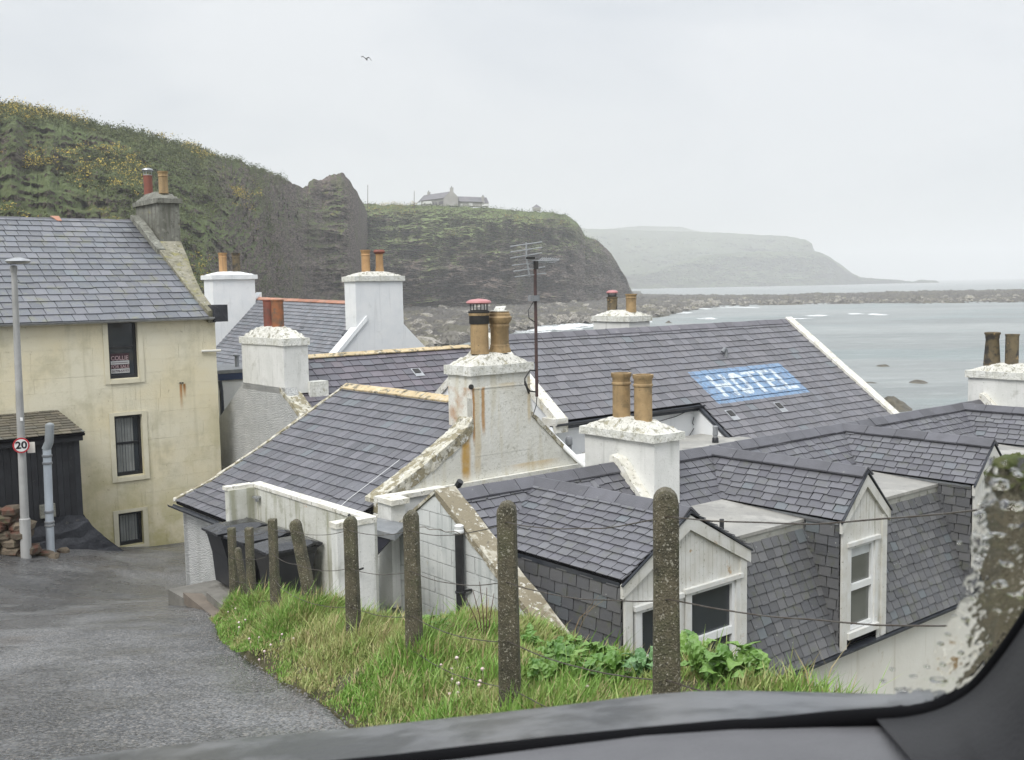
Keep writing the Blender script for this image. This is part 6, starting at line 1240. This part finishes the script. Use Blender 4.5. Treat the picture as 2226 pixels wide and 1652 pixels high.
# rocks in the shallow water
M_kelp=mat('seaweed_rock',(.05,.045,.03),(.10,.085,.055),1.5,.55,.06,5,spots=[((.16,.14,.10),2.,.58,.68,.7)])
for u,v,wpx,hm,lb_ in ((1930,888,105,1.0,'largest seaweed covered rock near the end of the hotel roof'),(2000,832,52,.35,'flat dark rock in the shallows nearer to the right hand chimney'),(1920,796,34,.40,'small dark rock in the water farther out'),(1893,832,36,.2,'low flat rock awash beside the hotel verge'),(1455,702,20,.6,'small rock with surf near the shore')):
    p=PZ(u,v,SEA); R=wpx/2*p.y/F; mb=MB(); n1_=26; n2_=14; vs=[]
    for i in range(n2_+1):
        for j in range(n1_):
            r=R*(i/n2_); a=2*math.pi*j/n1_; x=math.cos(a)*r; y=math.sin(a)*r*1.3; e=1-(i/n2_)**1.6
            vs.append(p+Vector((x,y,hm*e*(.55+.9*mnoise.noise(Vector((x*.35+u,y*.35,0)))+.35*mnoise.noise(Vector((x*1.3,y*1.3,u))))*1.7-.10)))
    fs=[(i*n1_+j,(i+1)*n1_+j,(i+1)*n1_+(j+1)%n1_,i*n1_+(j+1)%n1_) for i in range(n2_) for j in range(n1_)]
    tagd(obj('sea_rock',mb.add(vs,fs),M_kelp),lb_,'rock','rocks in the shallow water')
# ------------------------------------------------------------------ GORSE
def surf(V,u0,u1,k,j): return Vector(V[k,j])
mbd,mby=MB(),MB(); rs=random.Random(9); nc=V1.shape[1]; 
def clump(mb,c,s_,n_):
    for k in range(n_):
        d=Vector((rs.gauss(0,.5),rs.gauss(0,.5),abs(rs.gauss(0,.45))))*s_; a=Vector((rs.uniform(-1,1),rs.uniform(-1,1),rs.uniform(-1,1))).normalized()*s_*rs.uniform(.18,.34); b_=Vector((rs.uniform(-1,1),rs.uniform(-1,1),rs.uniform(-1,1))).normalized()*s_*rs.uniform(.18,.34)
        mb.add([c+d,c+d+a,c+d+b_],[(0,1,2)])
us1=np.arange(-500,850.1,3.2)
for k in range(6000):
    j=rs.randrange(100,int(nc*.86)); i=int(119*(1-rs.random()**1.5*.9)); p=Vector(V1[i,j]); dens=mnoise.noise(Vector((p.x*.035,p.y*.035,p.z*.035+2))); top=i>112
    if not top and dens<-.04: continue
    yel=mnoise.noise(Vector((p.x*.06+9,p.y*.03,p.z*.06)))>(.27 if us1[j]<520 else .36) and rs.random()<.9
    s_=rs.uniform(.8,1.7); clump(mbd,p+ZU*s_*.1,s_,20)
    if yel: clump(mby,p+ZU*s_*.35,s_*.9,9)
for u,v,n_ in ((75,358,26),(85,365,20),(265,360,20),(280,385,26),(290,412,16),(515,425,26),(530,432,18),(515,462,8),(150,262,26),(165,268,20),(130,258,14),(350,298,16),(250,335,18),(135,340,12)):
    jj=int((u+500)/3.2); best=min(range(V1.shape[0]-3),key=lambda i:abs((H0/2-Vector(V1[i,jj]).dot(UP)/Vector(V1[i,jj]).dot(FW)*F)-v))
    for k in range(n_): p=Vector(V1[best,jj])+Vector((rs.gauss(0,2.2),rs.gauss(0,1.5),rs.gauss(0,.8))); clump(mby,p+ZU*.4+Vector((0,-1.,0)),1.1,12); clump(mbd,p,1.2,8)
o=obj('gorse_bushes',mbd,mat('gorse_green',(.085,.105,.040),(.125,.14,.065),.3,.9,rnd=.8,spec=.1),None,'dark green gorse and scrub covering the hill','stuff'); o['category']='gorse'
o=obj('gorse_flowers',mby,mat('gorse_yellow',(.55,.42,.09),(.42,.33,.10),.5,.9,rnd=.5,spec=.1),None,'yellow gorse blossom in patches on the hill','stuff'); o['category']='gorse'
# gorse and grass tufts on the headland brow
mb=MB(); mb3=MB()
for k in range(1100):
    j=rs.randrange(20,V2_.shape[1]-30); i=int(119*(1-rs.random()**2*.35)); p=Vector(V2_[i,j]); clump(mb,p,rs.uniform(1.2,2.6),10)
    if mnoise.noise(Vector((p.x*.03,p.y*.03,p.z*.06)))>.22: clump(mb3,p+ZU,1.6,6)
o=obj('cliff_top_scrub',mb,M_sc:=mat('scrub_green',(.060,.080,.032),(.09,.11,.05),.3,.9,rnd=.7,spec=.1),None,'low scrub along the brow of the headland','stuff'); o['category']='scrub'
if mb3.v: o=obj('cliff_top_flowers',mb3,bpy.data.materials['gorse_yellow'],None,'gorse blossom near the house on the headland','stuff'); o['category']='gorse'
# ------------------------------------------------------------------ HOUSE ON THE HEADLAND
c4=lambda x,y:((900+x*.1527)/1.0225,(400+y*.1527)/1.0225)
DH=652.
def hp(x,y,D=DH): return PY(*c4(x,y),D)
M_hg=mat('harled_grey',(.30,.29,.27),(.36,.35,.33),.2,.9); M_hs=mat('far_slate',(.13,.13,.14),(.17,.16,.17),.2,.7); M_hw=mat('far_white',(.7,.7,.68),rough=.8)
hh=thing('clifftop_house','long grey stone house with chimneys on top of the headland','house',hp(680,350)); Yv=Vector((0,1,0))
obj('wall',MB().prism([hp(560,262),hp(648,176),hp(706,176),hp(772,245),hp(772,375),hp(560,375)],Yv*9).prism([hp(235,302,DH+3),hp(562,262,DH+3),hp(562,375,DH+3),hp(235,375,DH+3)],Yv*8).prism([hp(772,305,DH+4),hp(1125,325,DH+4),hp(1215,335,DH+4),hp(1215,385,DH+4),hp(772,385,DH+4)],Yv*6),M_hg,hh)
obj('roof',MB().prism([hp(225,303,DH+2),hp(565,262,DH+2),hp(655,168,DH+8),hp(345,212,DH+8)],Vector((0,.6,-.2))).prism([hp(180,330,DH+6),hp(228,303,DH+6),hp(340,212,DH+9),hp(275,225,DH+9)],Yv*3).prism([hp(765,312,DH+3),hp(1125,320,DH+3),hp(1112,250,DH+7),hp(765,238,DH+7)],Vector((0,.6,-.2))).prism([hp(1150,252,DH+7),hp(1190,255,DH+7),hp(1222,335,DH+5),hp(1160,335,DH+3)],Yv*2),M_hs,hh)
for x0_,x1_,y0_,y1_,D in ((325,368,172,220,DH+8),(654,704,110,190,DH+1),(1115,1155,235,330,DH+4)):
    ch=obj('chimney',MB().prism([hp(x0_,y0_,D),hp(x1_,y0_,D),hp(x1_,y1_,D),hp(x0_,y1_,D)],Yv*2.2),M_hg,hh); obj('chimney_pot',MB().tube([hp((x0_+x1_)/2,y0_,D+1),hp((x0_+x1_)/2,y0_-18,D+1)],.3,8),M_hs,ch)
obj('porch',MB().prism([hp(245,345,DH-4),hp(265,312,DH-4),hp(380,305,DH-4),hp(395,350,DH-4)],Yv*5),M_hw,hh)
for x,y in ((400,325),(440,322),(490,315),(515,308),(540,305),(810,345),(930,330),(955,335)):
    wn=obj('window',MB().obb(hp(x,y,DH-.2+ (3 if x<560 else 4)),Vector((1.3,0,0)),Yv*.3,-ZU*1.8),M_hw if x in(930,955,810) else M_hs,hh)
car_=[]
for x,y,D in ((1175,372,DH-8),): 
    p=hp(x,y,D); pc=tagd(obj('parked_car',MB().prism([p+Vector(a) for a in ((-2.4,0,-.3),(-2.3,0,.4),(-1.2,0,.6),(-.6,0,1.1),(1.0,0,1.1),(1.8,0,.5),(2.3,0,.4),(2.3,0,-.3))],Yv*1.7),M_hw),'small white car parked at the right end of the house on the headland','car')
hut=thing('hut','small dark hut with pyramid roof on the headland','hut',hp(1915,445)); obj('wall',MB().obb(hp(1862,450,DH+20),Vector((hp(1975,450,DH+20)-hp(1862,450,DH+20))),Yv*4,ZU*(hp(1862,400,DH+20).z-hp(1862,450,DH+20).z)),M_hg,hut)
a,b,c_=hp(1850,402,DH+20),hp(1986,402,DH+20),hp(1915,355,DH+22.5); obj('roof',MB().add([a,b,b+Yv*5,a+Yv*5,c_],[(0,1,4),(1,2,4),(2,3,4),(3,0,4),(3,2,1,0)]),M_hs,hut)
for (u,v0,v1,lb_) in ((799,402,447,'wooden utility pole on the skyline nearer to the rock hump'),(900,415,447,'wooden utility pole just left of the house on the headland')):
    p0,p1_=PY(u,v1,640.),PY(u+.5,v0,640.); tagd(obj('utility_pole',MB().tube([p0-ZU*2,p1_],[.22,.16],6),M_dock),lb_,'pole','utility poles on the headland')
mb=MB()
for k in range(26):
    u=800+k*4.2; p=PY(u,444.5,646); mb.tube([p-ZU*1,p+ZU*.9],.09,4)
o=obj('fence_posts',mb,M_dock,None,'row of tiny fence posts along the headland skyline','stuff'); o['category']='fence'
# gull
gp_=PY(797,128,70.); mb=MB()
def wing(pts,w_): 
    vs=[];
    for i,(x,z) in enumerate(pts): c_=gp_+Vector((x,0,z)); ww=w_*(1-(i/(len(pts)-1))**2*.85); vs+=[c_+Vector((0,-ww,.02)),c_+Vector((0,ww,0)),c_+Vector((0,0,-.03))]
    fs=[(i*3+a,i*3+(a+1)%3,i*3+3+(a+1)%3,i*3+3+a) for i in range(len(pts)-1) for a in range(3)]; mb.add(vs,fs)
wing([(0,0),(-.10,.05),(-.20,.14),(-.27,.16),(-.36,.13)],.09); wing([(0,0),(.08,.08),(.16,.09),(.24,.0),(.33,-.13)],.09); mb.lathe(gp_+Vector((0,-.25,0)),[(.005,0),(.05,.08),(.07,.22),(.04,.4),(.03,.5)],8,axis=(0,1,-.05))
tagd(obj('seagull',mb,mat('gull_grey',(.25,.25,.25),(.4,.4,.4),6,.8)),'seagull gliding with bent wings high in the grey sky','bird')

# ------------------------------------------------------------------ THE CAR round the camera
car=thing('car','car interior seen from behind the windscreen with wet bonnet and dark pillar','car',(0,.2,-1.4))
M_dash=mat('grey_dashboard',(.14,.14,.147),(.12,.12,.127),9,.6,.0016,240); M_trim=mat('dark_pillar_trim',(.017,.017,.019),(.013,.013,.015),9,.7,.0012,260); M_rub=mat('black_rubber_seal',(.005,.005,.006),rough=.8,spec=.08)
q=NT('wet_cowl'); c=q.mix(q.step(q.noise(9,6,sc3=(1,.5,1),rough=.65),.42,.6),(.055,.06,.064),(.16,.165,.175)); q.bump(q.ma('ADD',q.noise(40,5),q.ma('MULTIPLY',q.noise(7,3),2)),.003,.6); M_cowl=q.fin(c,.32,0,.6)
up_=[(-300,1690),(0,1665),(300,1628),(500,1606),(770,1583),(1000,1558),(1200,1536),(1400,1511),(1500,1503),(1600,1501),(1750,1504),(1937,1509),(1990,1513),(2060,1530)]
lo_=[(-300,1760),(0,1735),(300,1700),(500,1672),(770,1650),(1000,1622),(1200,1600),(1400,1580),(1500,1571),(1600,1562),(1750,1560),(1937,1548),(1990,1545),(2060,1545)]
vs=[]; n=len(up_)
for row in range(6):
    k=row/5
    for (a,b) in zip(up_,lo_):
        u=a[0]+(b[0]-a[0])*k; v=a[1]+(b[1]-a[1])*k; D=1.12-.27*k-.03*math.sin(k*math.pi); p=PY(u,v,D); vs.append(p)
# back edge rolls away downwards, giving the panel thickness
vs+= [PY(a[0],a[1],1.12)+Vector((0,.03,-.02)) for a in up_]; vs+=[PY(a[0],a[1],1.12)+Vector((0,.03,-.12)) for a in up_]
fs=[(r_*n+j,r_*n+j+1,(r_+1)*n+j+1,(r_+1)*n+j) for r_ in range(5) for j in range(n-1)]+[(6*n+j,6*n+j+1,j+1,j) for j in range(n-1)]+[(7*n+j,7*n+j+1,6*n+j+1,6*n+j) for j in range(n-1)]
obj('bonnet',MB().add(vs,[tuple(reversed(f)) for f in fs],True),M_cowl,car,'wet grey bonnet and wiper cowl')
seal=[(-300,1795),(0,1766),(300,1727),(560,1694),(770,1670),(1000,1647),(1200,1624),(1447,1598),(1590,1587),(1692,1579),(1797,1568),(1902,1560),(1972,1555),(2033,1542),(2085,1519),(2123,1490),(2158,1450),(2189,1409),(2216,1370),(2243,1328),(2292,1240),(2350,1100),(2420,850)]
def crom(P,n=6):
    o=[]; P=[Vector(p) for p in P]
    for i in range(len(P)-1):
        a,b,c_,d=P[max(i-1,0)],P[i],P[i+1],P[min(i+2,len(P)-1)]
        for k in range(n):
            t=k/n; o.append(tuple(.5*((2*b)+(c_-a)*t+(2*a-5*b+4*c_-d)*t*t+(3*b-a-3*c_+d)*t**3)))
    o.append(tuple(P[-1])); return o
seal=crom(seal); i0=11*6
mb=MB(); pts=[PY(u,v,.84-.00022*max(0,1560-v)) for u,v in seal]; mb.tube(pts,[.0082-.0024*min(1,max(0,(u-1950)/150)) for u,v in seal],12); obj('windscreen_seal',mb,M_rub,car)
# dash top: strips from the seal towards the camera
inn=[(-300,1800),(0,1772),(300,1738),(560,1705),(770,1680),(1000,1655),(1200,1630),(1400,1606),(1600,1592),(1797,1586),(1920,1586),(2000,1580)]
vs=[];n=len(inn)
for row,(dv,D) in enumerate(((-16,.84),(0,.825),(60,.74),(140,.66),(300,.55))):
    for i,(u,v) in enumerate(inn): vs.append(PY(u+ (dv*.5 if i>7 else 0),v+dv,D)-ZU*(.002*row))
vs+=[PY(u,v+300,.55)-ZU*.15 for u,v in inn]
fs=[(r_*n+j,r_*n+j+1,(r_+1)*n+j+1,(r_+1)*n+j) for r_ in range(5) for j in range(n-1)]
obj('dashboard',MB().add(vs,[tuple(reversed(f)) for f in fs],True),M_dash,car)
# pillar and corner trim
pl_=seal[i0:]; vs=[];n=len(pl_)
offs=[(0,.836,.0),(18,.815,0),(40,.775,0),(80,.72,0),(130,.675,0),(190,.65,0),(260,.64,0),(330,.65,0),(420,.69,0)]
for (o_,D,_) in offs:
    for i,(u,v) in enumerate(pl_):
        a=pl_[max(0,i-1)]; b=pl_[min(n-1,i+1)]; t=Vector((b[0]-a[0],b[1]-a[1])).normalized(); nx,ny=-t.y,t.x
        if ny<0: nx,ny=-nx,-ny
        nx=abs(nx); vs.append(PY(u+nx*o_+o_*.8*max(0,1-i/16),v+ny*o_,D-.00022*max(0,1560-v)))
fs=[(r_*n+j,r_*n+j+1,(r_+1)*n+j+1,(r_+1)*n+j) for r_ in range(len(offs)-1) for j in range(n-1)]
obj('pillar_trim',MB().add(vs,[tuple(reversed(f)) for f in fs],True),M_trim,car)
# roof lining, doors and seat line: unseen cabin round the lens, roof added to darken the dash
M_lin=mat('roof_lining',(.20,.20,.20),rough=.95)
obj('roof',MB().obb((-.75,-1.6,.30),(1.5,0,0),(0,1.72,.0),ZU*.05),M_lin,car)
obj('door',MB().obb((-.80,-1.4,-1.2),(.06,0,0),(0,2.0,0),ZU*.85).obb((.78,-1.4,-1.2),(.06,0,0),(0,2.0,0),ZU*.85),M_trim,car)
obj('floor',MB().obb((-.75,-1.4,-1.25),(1.5,0,0),(0,2.0,0),ZU*.05),M_trim,car)
obj('rear_panel',MB().obb((-.75,-1.6,-1.2),(1.5,0,0),(0,.06,0),ZU*1.5),M_trim,car)
# windscreen with rain
q=NT('windscreen_glass'); tr=q.n('ShaderNodeBsdfTransparent'); gl=q.n('ShaderNodeBsdfGlossy'); gl.inputs['Roughness'].default_value=.02; ms=q.n('ShaderNodeMixShader'); ms.inputs[0].default_value=.02; q.l(tr.outputs[0],ms.inputs[1]); q.l(gl.outputs[0],ms.inputs[2]); q.l(ms.outputs[0],q.t.nodes['Material Output'].inputs[0]); tr.inputs[0].default_value=(.985,.99,.985,1)
WS0=PY(-300,1785,.85); base=[PY(u,v,.852-.00022*max(0,1560-v)) for u,v in seal]
q=NT('wet_windscreen'); q.fin((1,1,1),.0); q.b.inputs['Transmission Weight'].default_value=1; q.b.inputs['IOR'].default_value=1.013; q.bump(q.ma('ADD',q.noise(22,3),q.ma('MULTIPLY',q.noise(70,2),.35)),.03,1.)
vs=[]; m_=9; vr=np.linspace(995,1535,40); su=np.array([s[0] for s in seal if s[0]>1950]); sv=np.array([s[1] for s in seal if s[0]>1950])
for v in vr:
    ul=float(np.interp(v,[995,1100,1200,1300,1400,1480,1535],[2150,2128,2112,2090,2040,1975,1925]))+14*mnoise.noise(Vector((v*.02,0,0))); ur=min(2250,float(np.interp(v,sv[::-1],su[::-1]))-26)
    for k in range(m_): f=k/(m_-1); vs.append(PY(ul+(ur-ul)*f,v,.80-.00022*(1560-v)-.004*math.sin(math.pi*f)))
fs=[(r_*m_+k,r_*m_+k+1,(r_+1)*m_+k+1,(r_+1)*m_+k) for r_ in range(len(vr)-1) for k in range(m_-1)]
obj('windscreen_edge',MB().add(vs,fs,True),q.m,car,'rain blurred unwiped edge of the windscreen beside the pillar')
q=NT('rain_water'); q.fin((1,1,1),0.0); q.b.inputs['Transmission Weight'].default_value=1; q.b.inputs['IOR'].default_value=1.33; M_drop=q.m
rs=random.Random(21); drops_=[(2130,1120,14,8),(2175,1060,20,9),(2200,1105,26,10),(2165,1165,22,7),(2140,1190,12,5),(2190,1230,16,6),(2205,1150,14,6),(2175,1275,18,8),(2210,1300,16,7),(2158,1095,9,5),(2120,1300,8,5),(2045,1400,8,5),(2060,1380,7,5),(2090,1420,8,5),(2015,1450,7,4),(1985,1470,9,4),(2040,1480,20,7),(1960,1500,16,5),(2000,1500,8,4),(2100,1350,9,5),(2075,1340,7,4),(2110,1385,9,5),(2185,1010,7,5),(2215,1035,10,6),(2170,1330,9,5),(1920,1480,7,4),(1940,1455,6,4),(2050,1445,7,5),(2130,1240,9,5),(2150,1400,6,4),(2085,1180,5,4),(2205,1195,10,5)]
dm={}
for u,v,a,b in drops_:
    p=PY(u,v,.80); r=p.y/F; mb=MB(); n_=12; vs=[]; nd=(-p).normalized(); X_1=nd.cross(ZU).normalized()*-1; Y_1=nd.cross(X_1).normalized()
    for i in range(5):
        th_=math.pi/2*i/4
        for k in range(n_): ph=2*math.pi*k/n_; vs.append(p+X_1*math.cos(th_)*math.cos(ph)*a*r+Y_1*math.cos(th_)*math.sin(ph)*b*r-nd*math.sin(th_)*min(a,b)*r*.5)
    fs=[(i*n_+k,i*n_+(k+1)%n_,(i+1)*n_+(k+1)%n_,(i+1)*n_+k) for i in range(4) for k in range(n_)]+[tuple(range(n_-1,-1,-1))]
    obj('raindrop',mb.add(vs,fs,True),M_drop,car)
# ------------------------------------------------------------------ pieces and air
flush_tiles()
if HAZE>0:
    me=MB().obb((-7000,-220,SEA-5),(14000,0,0),(0,9300,0),ZU*260).mesh('haze'); m_=bpy.data.materials.new('haze_air'); m_.use_nodes=True; t=m_.node_tree; t.nodes.clear()
    o_=t.nodes.new('ShaderNodeOutputMaterial'); pv=t.nodes.new('ShaderNodeVolumePrincipled'); pv.inputs['Color'].default_value=(.95,.955,.96,1); pv.inputs['Density'].default_value=HAZE; pv.inputs['Anisotropy'].default_value=0; t.links.new(pv.outputs[0],o_.inputs['Volume'])
    link('haze',me,m_,None,None,'stuff')
print('objects',len(bpy.data.objects),'tris',sum(len(p.vertices)-2 for o in bpy.data.objects if o.type=='MESH' for p in o.data.polygons) if False else '')
